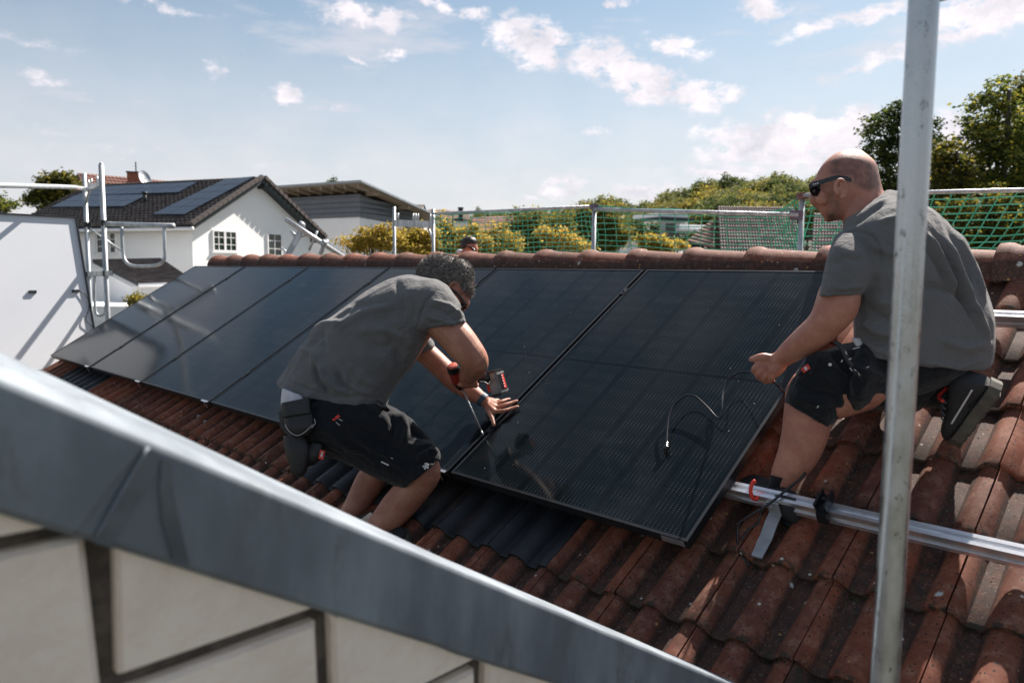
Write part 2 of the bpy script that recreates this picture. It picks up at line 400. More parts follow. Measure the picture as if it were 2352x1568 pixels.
def _():
    N, L, B = nodes(ridgemat)
    for n in N:
        if n.type == 'MIX' and tuple(round(q, 3) for q in n.inputs[6].default_value[:3]) == (.19, .062, .032): n.inputs[6].default_value = (.15, .058, .038, 1); n.inputs[7].default_value = (.085, .038, .028, 1)
    # more lichen on the ridge: lower both voronoi selectors
    for n in N:
        if n.type == 'MAP_RANGE' and abs(n.inputs[1].default_value - .70) < 1e-4 and abs(n.inputs[2].default_value - .74) < 1e-4: n.inputs[1].default_value = .45; n.inputs[2].default_value = .5
        if n.type == 'MAP_RANGE' and abs(n.inputs[1].default_value - .92) < 1e-4: n.inputs[1].default_value = .72; n.inputs[2].default_value = .75
        if n.type == 'MAP_RANGE' and abs(n.inputs[1].default_value - .030) < 1e-4: n.inputs[1].default_value = -.2; n.inputs[2].default_value = -.3
        if n.type == 'MAP_RANGE' and abs(n.inputs[1].default_value - .035) < 1e-4: n.inputs[1].default_value = -2; n.inputs[2].default_value = -3
_()
rmesh = ridge_mesh()
RIDY, RIDZ = 1.712, 0.862
k = 0; u = 7.35 - .372 * 20
while u < UR:
    o = link('ridge_tile', rmesh, house)
    o.matrix_basis = Matrix.Translation((u + rnd.uniform(-.004, .004), RIDY + rnd.uniform(-.003, .003), RIDZ + rnd.uniform(-.003, .004) + .012)) @ Matrix.Rotation(rnd.uniform(.018, .034), 4, 'Y') @ Matrix.Rotation(rnd.uniform(-.02, .02), 4, 'X')
    u += .372
b = MB(); b.prism([(UL, RIDY - .085, RIDZ - .055), (UL, RIDY + .085, RIDZ - .055), (UL, RIDY + .05, RIDZ + .02), (UL, RIDY - .05, RIDZ + .02)], (UR - UL, 0, 0))
b.build('ridge_batten', darkwood, house)
# moss and crumbs along the laps
def clods(n, size, us, vs_, lim, flat=.6):
    b = MB(); rn = random.Random(n)
    for i in range(n):
        c = rn.choice(range(*us)); r = rn.choice(range(*vs_)); x = rn.uniform(0, TW)
        if lim == 'lap': y = rn.gauss(-.006, .005); z = tile_z(x) * .95 + .004
        else:
            x = TW / 2 + rn.choice((-.087, .062)) + rn.gauss(0, .011) if rn.random() < .9 else x; y = rn.uniform(0, TE); z = tile_z(x) + .014
        x = max(.0, min(TW, x))
        if lim == 'lap': z = tile_z(x) + .004
        s = size * rn.uniform(.4, 1.3) * (1 + .8 * max(0, 1 - tile_z(x) / .03) if lim == 'lap' else 1)
        p = RP(U0 + c * TW + x, V0 + r * TE + y, H0 + z)
        if noise.noise(p * 3.1) < (-.3 if lim == 'lap' else .02): continue
        vv = [p + Vector((rn.uniform(-1, 1), rn.uniform(-1, 1), rn.uniform(-1, 1) * flat)) * s for _ in range(4)]
        b.add(vv, [(0, 1, 2), (0, 2, 3), (0, 3, 1), (1, 3, 2)])
    return b
clods(42000, .0052, (16, NC), (3, NR - 1), 'lap').build('moss', mossmat, house, False, 'stuff')
clods(3200, .0026, (20, NC), (3, NR - 1), 'pan').build('leaf_crumbs', crumbmat, house, False, 'stuff')

# ------------------------------------------------------------------ solar panels
def cell_material():
    m = mat('solar_glass', (.008, .011, .016), .16); N, L, B = nodes(m)
    tc = N_(N, L, 'ShaderNodeTexCoord'); sp = N_(N, L, 'ShaderNodeSeparateXYZ', {0: tc.outputs['Object']})
    X, Y = sp.outputs[0], sp.outputs[1]
    def M2(op, a, b=0., c=0.): return N_(N, L, 'ShaderNodeMath', {0: a, 1: b, 2: c}, operation=op).outputs[0]
    def rg(src, a, b, c=0., d=1.): return N_(N, L, 'ShaderNodeMapRange', {0: src, 1: a, 2: b, 3: c, 4: d}).outputs[0]
    PW_, PL_ = 1.134, 1.643
    def tri(v, period, off=0.):     # distance to the nearest multiple
        f = M2('FRACT', M2('MULTIPLY_ADD', v, 1 / period, off)); return M2('MULTIPLY', M2('SUBTRACT', .5, M2('ABSOLUTE', M2('SUBTRACT', f, .5))), period)
    cw = (PW_ - .04) / 6; ch = (PL_ - .05) / 18
    X1 = M2('SUBTRACT', X, .02); Y1 = M2('SUBTRACT', Y, .025)
    colgap = rg(tri(X1, cw), .0035, .0015); rowgap = rg(tri(Y1, ch), .0016, .0006); mid = rg(M2('ABSOLUTE', M2('SUBTRACT', Y, PL_ / 2)), .009, .006)
    gap = M2('MAXIMUM', M2('MAXIMUM', colgap, rowgap), mid)
    wire = rg(tri(X1, cw / 11, .5), .0013, .0006)
    keep = rg(tri(X1, cw), .009, .012)
    dash = rg(tri(Y1, ch / 9, .0), .0026, .0040)
    vn = N_(N, L, 'ShaderNodeTexNoise', {'Vector': tc.outputs['Object'], 'Scale': 3.2, 'Detail': 4., 'Roughness': .6}).outputs[0]
    band = rg(tri(Y1, ch), .004, .030, 1., .35)
    w = M2('MULTIPLY', M2('MULTIPLY', wire, keep), M2('MULTIPLY', M2('MULTIPLY', dash, band), rg(vn, .35, .6, .35, 1.)))
    w = M2('MULTIPLY', w, M2('SUBTRACT', 1., gap))
    c1 = N_(N, L, 'ShaderNodeMix', {0: gap}, data_type='RGBA'); c1.inputs[6].default_value = (.004, .007, .009, 1); c1.inputs[7].default_value = (.002, .003, .004, 1)
    dust = N_(N, L, 'ShaderNodeTexNoise', {'Vector': tc.outputs['Object'], 'Scale': 2.0, 'Detail': 8., 'Roughness': .7, 'Distortion': .6}).outputs[0]
    c2 = N_(N, L, 'ShaderNodeMix', {0: rg(dust, .35, .75, -.03, .05), 6: c1.outputs[2]}, data_type='RGBA'); c2.inputs[7].default_value = (.16, .19, .21, 1)
    c3 = N_(N, L, 'ShaderNodeMix', {0: w, 6: c2.outputs[2]}, data_type='RGBA'); c3.inputs[7].default_value = (.12, .14, .15, 1)
    # specks of grit
    vo = N_(N, L, 'ShaderNodeTexVoronoi', {'Vector': tc.outputs['Object'], 'Scale': 42.}); sc = N_(N, L, 'ShaderNodeSeparateColor', {0: vo.outputs['Color']}).outputs[0]
    spk = M2('MULTIPLY', rg(vo.outputs['Distance'], .075, .05), rg(sc, .965, .97))
    c4 = N_(N, L, 'ShaderNodeMix', {0: spk, 6: c3.outputs[2]}, data_type='RGBA'); c4.inputs[7].default_value = (.6, .6, .58, 1)
    L.new(c4.outputs[2], B.inputs['Base Color'])
    L.new(rg(dust, .3, .7, .07, .15), B.inputs['Roughness']); B.inputs['IOR'].default_value = 1.28
    B.inputs['Specular IOR Level'].default_value = .42
    return m
glassmat = cell_material()
framemat = mat('black_anodised', (.014, .017, .02), .38, .4, (.035, .04, .045), 20, .4)
PWI, PL, PT, PITCHU = 1.134, 1.643, .035, 1.154
def frame_mb(w, l, t, lip=.011):
    b = MB()
    for (x0, x1, y0, y1) in ((0, w, 0, lip), (0, w, l - lip, l), (0, lip, lip, l - lip), (w - lip, w, lip, l - lip)):
        b.obb((x0, y0, -t), (x1 - x0, 0, 0), (0, y1 - y0, 0), (0, 0, t))
    return b
fr_me = frame_mb(PWI, PL, PT).mesh('frame', framemat)
g = MB(); g.obb((.011, .011, -.007), (PWI - .022, 0, 0), (0, PL - .022, 0), (0, 0, .0045)); gl_me = g.mesh('glass', glassmat)
bk = MB(); bk.obb((.011, .011, -.010), (PWI - .022, 0, 0), (0, PL - .022, 0), (0, 0, .0025))
backmat = mat('white_backsheet', (.62, .65, .69), .45, 0, (.56, .59, .63), 1.2, .4)
bk_me = bk.mesh('backsheet', backmat)
def clampmb():
    b = MB(); b.obb((-.014, -.03, -.004), (.028, 0, 0), (0, .06, 0), (0, 0, .0075)); b.tube([(0, 0, .002), (0, 0, .010)], .006, 8); return b
clamp_me = clampmb().mesh('clamp', blackmetal)
endc = MB(); endc.obb((-.045, -.012, -.001), (.09, 0, 0), (0, .012, 0), (0, 0, .004)); endc.obb((-.004, -.016, -.05), (.008, 0, 0), (0, .004, 0), (0, 0, .049))
clip_me = endc.mesh('frame_clip', alu)
PLAB = ['black solar panel at the far gable end of the roof, next to the propped panel',
        'second black solar panel from the far gable, mirroring the bent scaffold tube',
        'black solar panel between the mirrored tube and the bending worker, third from the gable',
        'black solar panel just left of the bending worker, partly behind his back',
        'black solar panel on which the bending worker rests his hand and aims the driver',
        'large black solar panel in front of the kneeling worker, with the loose cable on it']
RMAT = Matrix.Rotation(TH, 4, 'X')
for i in range(6):
    e = bpy.data.objects.new('solar_panel', None); COL.objects.link(e); e.empty_display_size = .1
    e.matrix_world = Matrix.Translation(RP(i * PITCHU + (.01 if i else 0), 0, 0)) @ RMAT
    tag(e, PLAB[i], 'solar panel', 'solar panels mounted along the roof')
    for nm, me in (('frame', fr_me), ('glass', gl_me), ('backsheet', bk_me)):
        o = bpy.data.objects.new(nm, me); COL.objects.link(o); o.parent = e
        if nm == 'frame': o.location = (0, 0, 0)
    for y in (.29, 1.42):
        if i == 0: continue
        o = bpy.data.objects.new('clamp', clamp_me); COL.objects.link(o); o.parent = e; o.location = (-.010, y, .0)
    if i < 5:
        o = bpy.data.objects.new('frame_clip', clip_me); COL.objects.link(o); o.parent = e; o.location = (PWI - .05, 0, .0)
    else:
        lb = MB(); lb.obb((PWI - .10, -.0012, -.030), (.085, 0, 0), (0, .0012, 0), (0, 0, .024)); o = lb.build('barcode_label', None); o.parent = e
        o.data.materials.append(barcode if 'barcode' in globals() else alu)
# propped panel seen from behind
pr = bpy.data.objects.new('solar_panel', None); COL.objects.link(pr)
X0 = -.75; pbr = on_x(224, 835, X0)
lean = R(14); yw = R(8)
pr.matrix_world = Matrix.Translation(pbr + Vector((0, .02, -.02))) @ Matrix.Rotation(yw, 4, 'Z') @ Matrix(((0, -math.sin(lean), -math.cos(lean), 0), (-1, 0, 0, 0), (0, math.cos(lean), -math.sin(lean), 0), (0, 0, 0, 1)))
tag(pr, 'spare solar panel stood on edge at the gable, white back with junction boxes showing', 'solar panel')
for nm, me in (('frame', fr_me), ('glass', gl_me), ('backsheet', bk_me)):
    o = bpy.data.objects.new(nm, me); COL.objects.link(o); o.parent = pr
for x in (.13, .55, .97):
    j = MB(); j.obb((x - .035, PL / 2 - .014, -.03), (.07, 0, 0), (0, .028, 0), (0, 0, .0195)); o = j.build('junction_box', blackmetal); o.parent = pr
jc = MB(); pts = spline([(.10, .82, -.022), (.06, .80, -.028), (-.00 + .02, .72, -.03), (.03, .62, -.03), (.08, .50, -.03), (.03, .43, -.03), (.02, .35, -.035), (.12, .22, -.04)], 40)
jc.tube(pts, .004, 6); o = jc.build('cable', blackmetal, None, True); o.parent = pr

# ------------------------------------------------------------------ mounting rails
def rail(u0, u1, v, name, label):
    e = empty(name, RP(u1, v, -.07)); b = MB()
    prof = [(-.020, -.040), (.020, -.040), (.020, -.028), (.014, -.026), (.014, -.014), (.020, -.012), (.020, 0), (.007, 0), (.007, -.010), (-.007, -.010), (-.007, 0), (-.020, 0), (-.020, -.012), (-.014, -.014), (-.014, -.026), (-.020, -.028)]
    prof = [(a, h * 1.25) for a, h in prof]
    b.prism([RP(u0, v + a, -PT - .001 + h) for a, h in prof], (u1 - u0, 0, 0)); autosmooth(b.build('rail', alu, e), 20)
    tag(e, label, 'mounting rail'); return e
rail1 = rail(.1, UR - .1, .302, 'mounting_rail', 'lower aluminium mounting rail running out from under the panels behind the scaffold tube')
rail2 = rail(.1, UR - .1, 1.412, 'mounting_rail', 'upper aluminium mounting rail beside the kneeling worker, just below the ridge')
def hook(rl, u, v):
    b = MB(); hh = -PT - .001 - .052
    a = RP(u, v - .024, hh + .05); 
    w = Vector((.042, 0, 0))
    path = [(v - .022, hh + .040), (v - .022, hh - .010), (v - .06, hh - .016), (v - .11, hh - .034), (v - .19, hh - .038)]
    for (v0, h0), (v1, h1) in zip(path, path[1:]):
        b.prism([RP(u, v0, h0), RP(u, v1, h1), RP(u, v1 - .001, h1 - .006), RP(u, v0 - .006 if v0 == v1 else v0 - .001, h0 - .006 if v0 != v1 else h0)], w)
    b.build('roof_hook', hookmat, rl)
    c = MB(); p = RP(u + .017, v - .024, hh + .022); c.tube([p, p - Vector((0, CT, ST)) * .012], .009, 6); c.build('bolt', hookmat, rl)
hookmat = mat('stainless', (.42, .43, .44), .42, .6, (.34, .35, .36), 30, .5)
hook(rail1, 7.045, .302); hook(rail1, 8.25, .302); hook(rail2, 7.9, 1.412)
def connector(rl, u, v):
    b = MB()
    for dx in (-.018, .012): b.prism([RP(u + dx, v - .040, .004), RP(u + dx, v + .035, .004), RP(u + dx, v + .035, -.030), RP(u + dx, v - .030, -.034)], (.006, 0, 0))
    b.obb(RP(u - .012, v - .03, -.034), (.024, 0, 0), RP(0, .065, 0), RP(0, 0, .012))
    b.obb(RP(u - .016, v - .040, -.075), (.032, 0, 0), RP(0, .016, 0), RP(0, 0, .042))
    b.tube([RP(u, v, -.02), RP(u, v, -.002)], .007, 8)
    b.build('mid_clamp', blackmetal, rl)
pc = proj(RP(7.2, .302, -.03)); 
connector(rail1, 7.232, .302)
# ------------------------------------------------------------------ gable wall with metal coping (foreground)
DW = .75; XW = CAM.x - DW
def WP(y, z, dx=0.): return Vector((XW + dx, CAM.y + (y + 2.05) * DW, CAM.z + (z - .855) * DW))   # measured at 1 m, scaled to DW
zinc = mat('weathered_zinc', (.13, .155, .18), .55, .15, (.25, .29, .32), 7, .9, .0012, 6, stretch=(1, 1, .35), var2=(.11, .125, .135), v2scale=11, v2lo=.52, v2hi=.72, rvar=.15)
zinctop = mat('bare_zinc', (.55, .56, .58), .4, .3, (.66, .66, .67), 9, .6)
stone = mat('cream_stone', (.90, .79, .66), .9, 0, (.76, .65, .53), 5, .7, .006, 26, var2=(.50, .40, .32), v2scale=9, v2lo=.66, v2hi=.74)
mortar = mat('dark_mortar', (.070, .058, .048), .95, 0, (.16, .135, .11), 40, .7, .006, 60)
wall = empty('gable_wall', WP(-1.2, -1.2)); tag(wall, 'blurred cream stone wall with dark joints and a sloping zinc coping, closest to the camera', 'wall')
def cop(y, part):
    # heights measured along the coping at 1 m
    near = lambda y: .157 - (y + .916) * .611
    if part == 'near': return near(y)
    if part == 'low': return near(y) - (.157 + (.004 if y > -1.2 else 0))
    return near(y) + .012 + max(0, -(y + 1.0)) * .034
yy = [-2.6, -2.2, -1.9, -1.7, -1.5, -1.3, -1.1, -.9, -.6, -.3, .1]
b = MB(); lap = -1.70
def coping_sheet(b, ys, off, lumps, slant=0.):
    rows = []
    for y in ys:
        rn = random.Random(int(y * 100) + lumps); n, f, l = cop(y, 'near'), cop(y, 'far'), cop(y, 'low')
        prof = [(0.24, f - .13), (.24, f - .004), (.225, f), (.10, (f + n) / 2 + .002), (.010, n + .001), (.002, n - .001), (.0003, n - .006), (0, n - .010), (0, n - .018), (0 + .0002 * rn.uniform(-1, 1), (n + l) / 2), (0, l + .010), (.004 + .004, l)]
        k_ = max(0., (y - ys[0]) / (ys[-1] - ys[0])); rows.append([WP(y + slant * k_ * min(1, max(0, (n - z) / .14)), z - slant * k_ * .61 * min(1, max(0, (n - z) / .14))) + Vector((-dx * 1.0 + .012 + off, 0, 0)) for dx, z in prof])
    b.rings(rows, False)
def fine(a, c, n): return [a + (c - a) * i / n for i in range(n + 1)]
b = MB(); coping_sheet(b, fine(-1.95, .15, 46), 0, 1); o = autosmooth(b.build('coping_sheet', zinc, wall), 30)
b = MB(); coping_sheet(b, fine(-2.7, -1.70, 24), .003, 2, -.085); o = autosmooth(b.build('coping_sheet', zinc, wall), 30)
# slanting fold where the two sheets meet
b = MB(); pa = on_x(340, 1026, XW + .014); pb = on_x(219, 1238, XW + .014)
b.tube(spline([pa, pa.lerp(pb, .5) + Vector((.002, 0, .002)), pb], 8), .0024, 8); b.build('fold', zinc, wall, True)
darkzinc = mat('shaded_zinc', (.075, .088, .10), .5, .3, (.13, .15, .17), 12, .9, .001, 20)  # zinc darkened to paint the shade beside the fold and its dent
def on_face(px, py, dx): return on_x(px, py, XW + .012 + dx)
b = MB(); b.prism([on_face(x, y, .0036) for x, y in ((338, 1034), (366, 1048), (352, 1100), (300, 1170), (252, 1256), (216, 1246), (262, 1160))], (.0008, 0, 0)); b.build('fold_shade', darkzinc, wall)  # thin plates carry the painted shade bands along the fold
b = MB(); b.prism([on_face(x, y, .0036) for x, y in ((372, 1052), (392, 1060), (398, 1130), (412, 1200), (436, 1304), (398, 1290), (374, 1200), (366, 1120))], (.0008, 0, 0)); b.build('fold_shade', darkzinc, wall)
# stones: courses of split blocks with dark joints
mw = MB(); mw.prism([WP(-2.8, -2.2, -.02), WP(.3, -2.2, -.02), WP(.3, cop(.3, 'near') - .08, -.02), WP(-2.8, cop(-2.8, 'near') - .08, -.02)], (-.17, 0, 0)); mw.build('mortar_bed', mortar, wall)
jz = [.742, .532, .318, .110, -.10, -.31, -.52, -.73]
for i in range(len(jz) - 1):
    zt, zb = jz[i], jz[i + 1]
    off = {0: 0., 1: -1.752, 2: -1.437, 3: -1.10}.get(i, -1.75 + .315 * (i % 2))
    y0 = off - .63 * 3
    while y0 < .6:
        ya, yb = y0 + .013, y0 + .63 - .013; ztt, zbb = zt - .012, zb + .012
        pts = []
        for a, c in ((ya, zbb), (yb, zbb), (yb, ztt), (ya, ztt)): pts.append([a, c])
        # cut by the coping line
        lim = lambda y: cop(y, 'near') - .06
        poly = []
        Q = pts
        for q in range(4):
            A, Bq = Q[q], Q[(q + 1) % 4]; ia = A[1] < lim(A[0]); ib = Bq[1] < lim(Bq[0])
            if ia: poly.append(A)
            if ia != ib:
                fa = A[1] - lim(A[0]); fb = Bq[1] - lim(Bq[0]); t = fa / (fa - fb); poly.append([A[0] + (Bq[0] - A[0]) * t, A[1] + (Bq[1] - A[1]) * t])
        if len(poly) > 2 and ya > -2.9:
            rn = random.Random(i * 50 + int(y0 * 10)); jit = [(p[0] + rn.uniform(-.006, .006), p[1] + rn.uniform(-.006, .006)) for p in poly]
            cxm = sum(p[0] for p in jit) / len(jit); czm = sum(p[1] for p in jit) / len(jit)
            b = MB(); back = [WP(p[0], p[1], -.03) for p in jit]; mid = [WP(p[0], p[1], -.008) for p in jit]
            fr = [WP(p[0] + (cxm - p[0]) * .03, p[1] + (czm - p[1]) * .05, 0.0) for p in jit]
            b.rings([back, mid, fr]); b.build('stone_block', stone, wall, fixn=True)
        y0 += .315 if i != 0 else .63
        y0 += 0 if i == 0 else .315

# ------------------------------------------------------------------ scaffold tube in the foreground
b = MB(); A = at(2122, 0, 1.12); Bq = at(2028, 1568, 1.12)
dirv = Vector((0, 0, -1)); base = A
top = A + Vector((0, 0, .35)); bot = A - Vector((0, 0, 3.2))
pole_pts = [top + (bot - top) * (i / 30) for i in range(31)]
b.tube(pole_pts, .0212, 48)
pole = b.build('scaffold_tube', None, None, True); tag(pole, 'blurred galvanised scaffold tube standing upright in front of the kneeling worker', 'scaffold tube')
def pole_mat():
    m = mat('scuffed_galvanised', (.42, .44, .45), .26, .9, (.62, .63, .64), 30, .6, .0004, 120, stretch=(1, 1, .5), var2=(.15, .15, .15), v2scale=55, v2lo=.57, v2hi=.68, rvar=.18)
    N, L, B = nodes(m); geo = N_(N, L, 'ShaderNodeTexCoord')
    src = B.inputs['Base Color'].links[0].from_socket
    # pale paint splash and small white scuffs at fixed spots on the tube
    col = src
    t = N_(N, L, 'ShaderNodeTexNoise', {'Vector': geo.outputs['Object'], 'Scale': 70., 'Detail': 5.})
    for (px, py, rx, rz) in ((2088, 1235, .008, .028), (2070, 960, .022, .007), (2062, 985, .010, .012), (2068, 1098, .004, .004), (2040, 1400, .003, .004), (2102, 706, .003, .004)):
        p = at(px, py, 1.098)
        mp = N_(N, L, 'ShaderNodeMapping', {0: geo.outputs['Object']}, vector_type='TEXTURE'); mp.inputs[1].default_value = p; mp.inputs[2].default_value = (0, 0, YAW); mp.inputs[3].default_value = (rx, .05, rz)
        ln = N_(N, L, 'ShaderNodeVectorMath', {0: mp.outputs[0]}, operation='LENGTH').outputs['Value']
        s = N_(N, L, 'ShaderNodeMath', {0: t.outputs[0], 1: 1.3, 2: ln}, operation='MULTIPLY_ADD').outputs[0]
        f = N_(N, L, 'ShaderNodeMapRange', {0: s, 1: 1.62, 2: 1.54, 3: 0., 4: .9}).outputs[0]
        mx = N_(N, L, 'ShaderNodeMix', {0: f, 6: col}, data_type='RGBA'); mx.inputs[7].default_value = (.62, .68, .66, 1) if py > 1100 else (.52, .55, .57, 1)
        col = mx.outputs[2]
    L.new(col, B.inputs['Base Color']); return m
pole.data.materials.append(pole_mat())
b = MB(); p = at(2140, -14, 1.12); b.tube(spline([p + _r0 * -.03, p + _r0 * .008, p + _r0 * .024 + UY * .004, p + _r0 * .034 + UY * .02], 10), .011, 14)
o = b.build('tube_coupler', galv, None, True); tag(o, 'scaffold coupler clipped to the upright tube at the top edge', 'coupler')

# ------------------------------------------------------------------ end scaffold at the left gable
sc1 = empty('scaffold', at(235, 740, 8.9)); tag(sc1, 'end scaffold frame with two uprights between the propped panel and the white gable house', 'scaffold')
def seg(name, pts, r, par, m=None, n=12):
    b = MB(); b.tube(pts, r, n); return b.build(name, m or galv, par, True)
tl, tr = 9.3, 8.7
PLT, PLB = at(193, 399, tl), at(193, 399, tl) - Vector((0, 0, 4.2))
PRT, PRB = at(232, 378, tr), at(232, 378, tr) - Vector((0, 0, 4.2))
def vert(px, py, t, y1):     # upright from pixel down to height of pixel y1
    a = at(px, py, t); k = at(px, y1, t).z; return a, Vector((a.x, a.y, k))
seg('upright', [PLT, PLB], .026, sc1); seg('upright', [PRT, PRB], .0285, sc1)
seg('spigot', [PRT, PRT + Vector((0, 0, .02))], .02, sc1)
def onup(top, py):           # point on an upright at picture height
    t = (top - CAM).dot(WZ); x0, y0, _ = proj(top); z0, z1 = top.z, top.z - 4
    for _i in range(40):
        zm = (z0 + z1) / 2
        if proj((top.x, top.y, zm))[1] < py: z0 = zm
        else: z1 = zm
    return Vector((top.x, top.y, (z0 + z1) / 2))
def flatbar(name, a, b_, h, w, par, m=None):
    b = MB(); d = (b_ - a); s = d.cross(Vector((0, 0, 1))).normalized() * w; b.obb(a - s / 2 - Vector((0, 0, h / 2)), d, s, Vector((0, 0, h))); return b.build(name, m or galv, par)
a, c = onup(PLT, 437), onup(PRT, 420); flatbar('ledger', a, c, .05, .03, sc1)
for k in (.25, .42, .75, .9):
    p = a.lerp(c, k); seg('pin', [p + Vector((0, 0, .02)), p + Vector((0, 0, .10))], .012, sc1, None, 8)
seg('gusset', [onup(PLT, 470), a.lerp(c, .3)], .014, sc1)
for py_l, py_r in ((516, 512), (630, 628)):
    a, c = onup(PLT, py_l), onup(PRT, py_r); 
    if py_l > 600: flatbar('ledger', a, c + (c - a) * .25, .06, .04, sc1)
    for q, P_ in ((a, PLT), (c, PRT)):
        b = MB(); b.tube([q - Vector((0, 0, .03)), q + Vector((0, 0, .03))], .036, 12); b.box(q + _r0 * .045, (.05, .05, .045), Matrix.Rotation(YAW, 3, 'Z')); b.tube([q + _r0 * .03 - WZ * .05, q + _r0 * .03 + WZ * .05], .008, 6)
        b.build('coupler', blackmetal, sc1)
# rail and hanging guard loop to the right
a = onup(PRT, 514) + Vector((0, 0, 0)); e_ = at(399, 519, 8.3)
seg('guard_rail', [a, e_], .027, sc1)
loop = [(279, 522), (281, 560), (284, 590), (293, 605), (310, 611), (345, 611), (368, 606), (378, 592), (378, 560), (376, 522)]
seg('guard_loop', spline([at(x, y, 8.6 - .3 * (x - 245) / 150) for x, y in loop], 60), .019, sc1)
loop = [(217, 633), (217, 680), (219, 712), (224, 723), (234, 724), (241, 716), (243, 690), (243, 633)]
seg('brace_loop', spline([at(x, y, 9.0) for x, y in loop], 40), .016, sc1)
seg('brace', [onup(PLT, 520), at(285, 580, 9.6)], .012, sc1)
st = empty('guard_tube', at(0, 426, 6.5)); tag(st, 'long grey horizontal guard tube coming in from the left edge above the propped panel', 'scaffold tube')
seg('tube', spline([at(-60, 424.5, 6.2), at(60, 427, 7.2), at(165, 430, 8.6), at(178, 432, 8.9), at(190, 433, 9.2)], 20), .024, st, galv); 
rust = mat('rusty_paint', (.35, .18, .13), .7, 0, (.45, .3, .24), 30, .7)
seg('end_cap', [at(168, 430.5, 8.7), at(177, 432, 8.85)], .027, st, rust)

# ------------------------------------------------------------------ scaffold ladder bay behind the ridge
sl = empty('scaffold_stair_rail', at(700, 590, 11)); tag(sl, 'tilted scaffold tube with bracket sticking up behind the ridge in front of the white gable', 'scaffold')
seg('tube', [at(657, 504, 10.2), at(800, 598, 11.0)], .033, sl, None, 14)
b = MB()
for (p0, p1, w) in (((697, 519), (660, 585), .075),): 
    P0, P1 = at(*p0, 10.5), at(*p1, 10.5); d = P1 - P0; s = d.cross(WZ).normalized() * w; b.obb(P0 - s / 2, d, s, WZ * .03)
b.build('bracket', galv, sl)
for p0, p1, r_ in (((660, 578), (645, 570), .012), ((678, 547), (667, 530), .012), ((668, 531), (680, 541), .018), ((746, 559), (735, 585), .03), ((688, 545), (706, 538), .016), ((729, 530), (710, 575), .018)):
    seg('strut', [at(*p0, 10.6), at(*p1, 10.6)], r_, sl, None, 8)
for p_ in ((692, 517), (744, 559)):
    P0 = at(*p_, 10.5); b = MB(); b.tube([P0 - RX * .03 + UY * .02, P0 + RX * .03 - UY * .02], .048, 12); b.build('coupler', galv, sl, True)

# ------------------------------------------------------------------ scaffold behind the ridge with netting
YN = 5.0
def NP(px, py): return on_y(px, py, YN)
gf = empty('scaffold', NP(950, 575)); tag(gf, 'scaffold frame of two posts and a crossbar rising in front of the grey clad house', 'scaffold')
for px, py in ((905, 475), (995, 480)):
    a = NP(px, py); seg('upright', [a, a - Vector((0, 0, 2.8))], .024, gf)
a, c = NP(906, 512), NP(995, 516); flatbar('ledger', a, c, .10, .03, gf)
for k in (.1, .5, .56, .62, .93): p = a.lerp(c, k); seg('pin', [p + Vector((0, 0, .03)), p + Vector((0, 0, .15))], .013, gf, None, 8)
seg('gusset', [NP(984, 522), NP(994, 552)], .016, gf)
darkrust = mat('dark_red_paint', (.12, .04, .035), .6, 0, (.22, .18, .17), 30, .8)
bluegrey = mat('painted_coupler', (.10, .13, .20), .5, .3, (.2, .08, .08), 20, .8)
POSTS = ((1365, 473, 'slim galvanised net post between the third worker and the big brown roof'), (1843, 448, 'galvanised net post with red capped coupler beside the kneeling worker\'s face'))
for px, py, lab in POSTS:
    a = NP(px, py); e = empty('net_post', a - Vector((0, 0, 2.5))); tag(e, lab, 'post', 'posts holding the safety net')
    seg('tube', [a, a - Vector((0, 0, 2.5))], .026, e)
    b = MB(); b.box(a + Vector((0, 0, -.01)), (.09, .07, .06), None); b.box(a + Vector((.05, 0, -.015)), (.05, .05, .045)); b.build('coupler', darkrust if px > 1500 else bluegrey, e)
    if px > 1500:
        b = MB(); q = NP(1832, 494); b.box(q, (.12, .07, .085)); b.build('coupler', bluegrey, e)
for (p0, p1, r_, lab) in (((1000, 491), (1362, 475), .018, 'guard tube of the net sloping up from the frame posts to the slim post'),
                    ((1368, 481), (1838, 494), .020, 'guard tube of the net in front of the large brown tiled roof'),
                    ((1850, 449), (2600, 432), .018, 'guard tube of the net behind the kneeling worker\'s shoulders')):
    b = MB(); b.tube([NP(*p0) - Vector((0, .03, 0)), NP(*p1) - Vector((0, .03, 0))], r_, 12); o = b.build('guard_tube', galv, None, True); tag(o, lab, 'scaffold tube')
netmat = mat('green_net', (.03, .40, .24), .6, 0, (.12, .55, .38), 30, .8)
def net(cols_top, cols_bot, nx, ny, label, r_=.0042, sag=.05, seed=1):
    rn = random.Random(seed); b = MB(); G = []
    for j in range(ny + 1):
        row = []
        for i in range(nx + 1):
            fx = i / nx; T = crom(cols_top, fx * (len(cols_top) - 1) * .99999); Bt = crom(cols_bot, fx * (len(cols_bot) - 1) * .99999)
            f = j / ny; a = NP(*T); c = NP(*Bt); p = a.lerp(c, f)
            p += Vector((.020 * noise.noise(Vector((i * .35, j * .35, seed))) , .06 * noise.noise(Vector((i * .2, j * .3, seed + 5))) + .05 * math.sin(f * math.pi), .022 * noise.noise(Vector((i * .4, j * .4, seed + 9)))))
            row.append(p)
        G.append(row)
    for j in range(ny + 1): b.tube(G[j], r_ * (1.8 if j == 0 else 1), 4)
    for i in range(nx + 1): b.tube([G[j][i] for j in range(ny + 1)], r_, 4)
    o = b.build('safety_net', netmat, None); tag(o, label, 'safety net', 'green safety netting behind the ridge'); return o
net([[1000, 492], [1120, 490], [1240, 484], [1362, 475]], [[1000, 640], [1120, 640], [1240, 640], [1362, 640]], 29, 15, 'green safety net left of the slim post, over the yellow bushes')
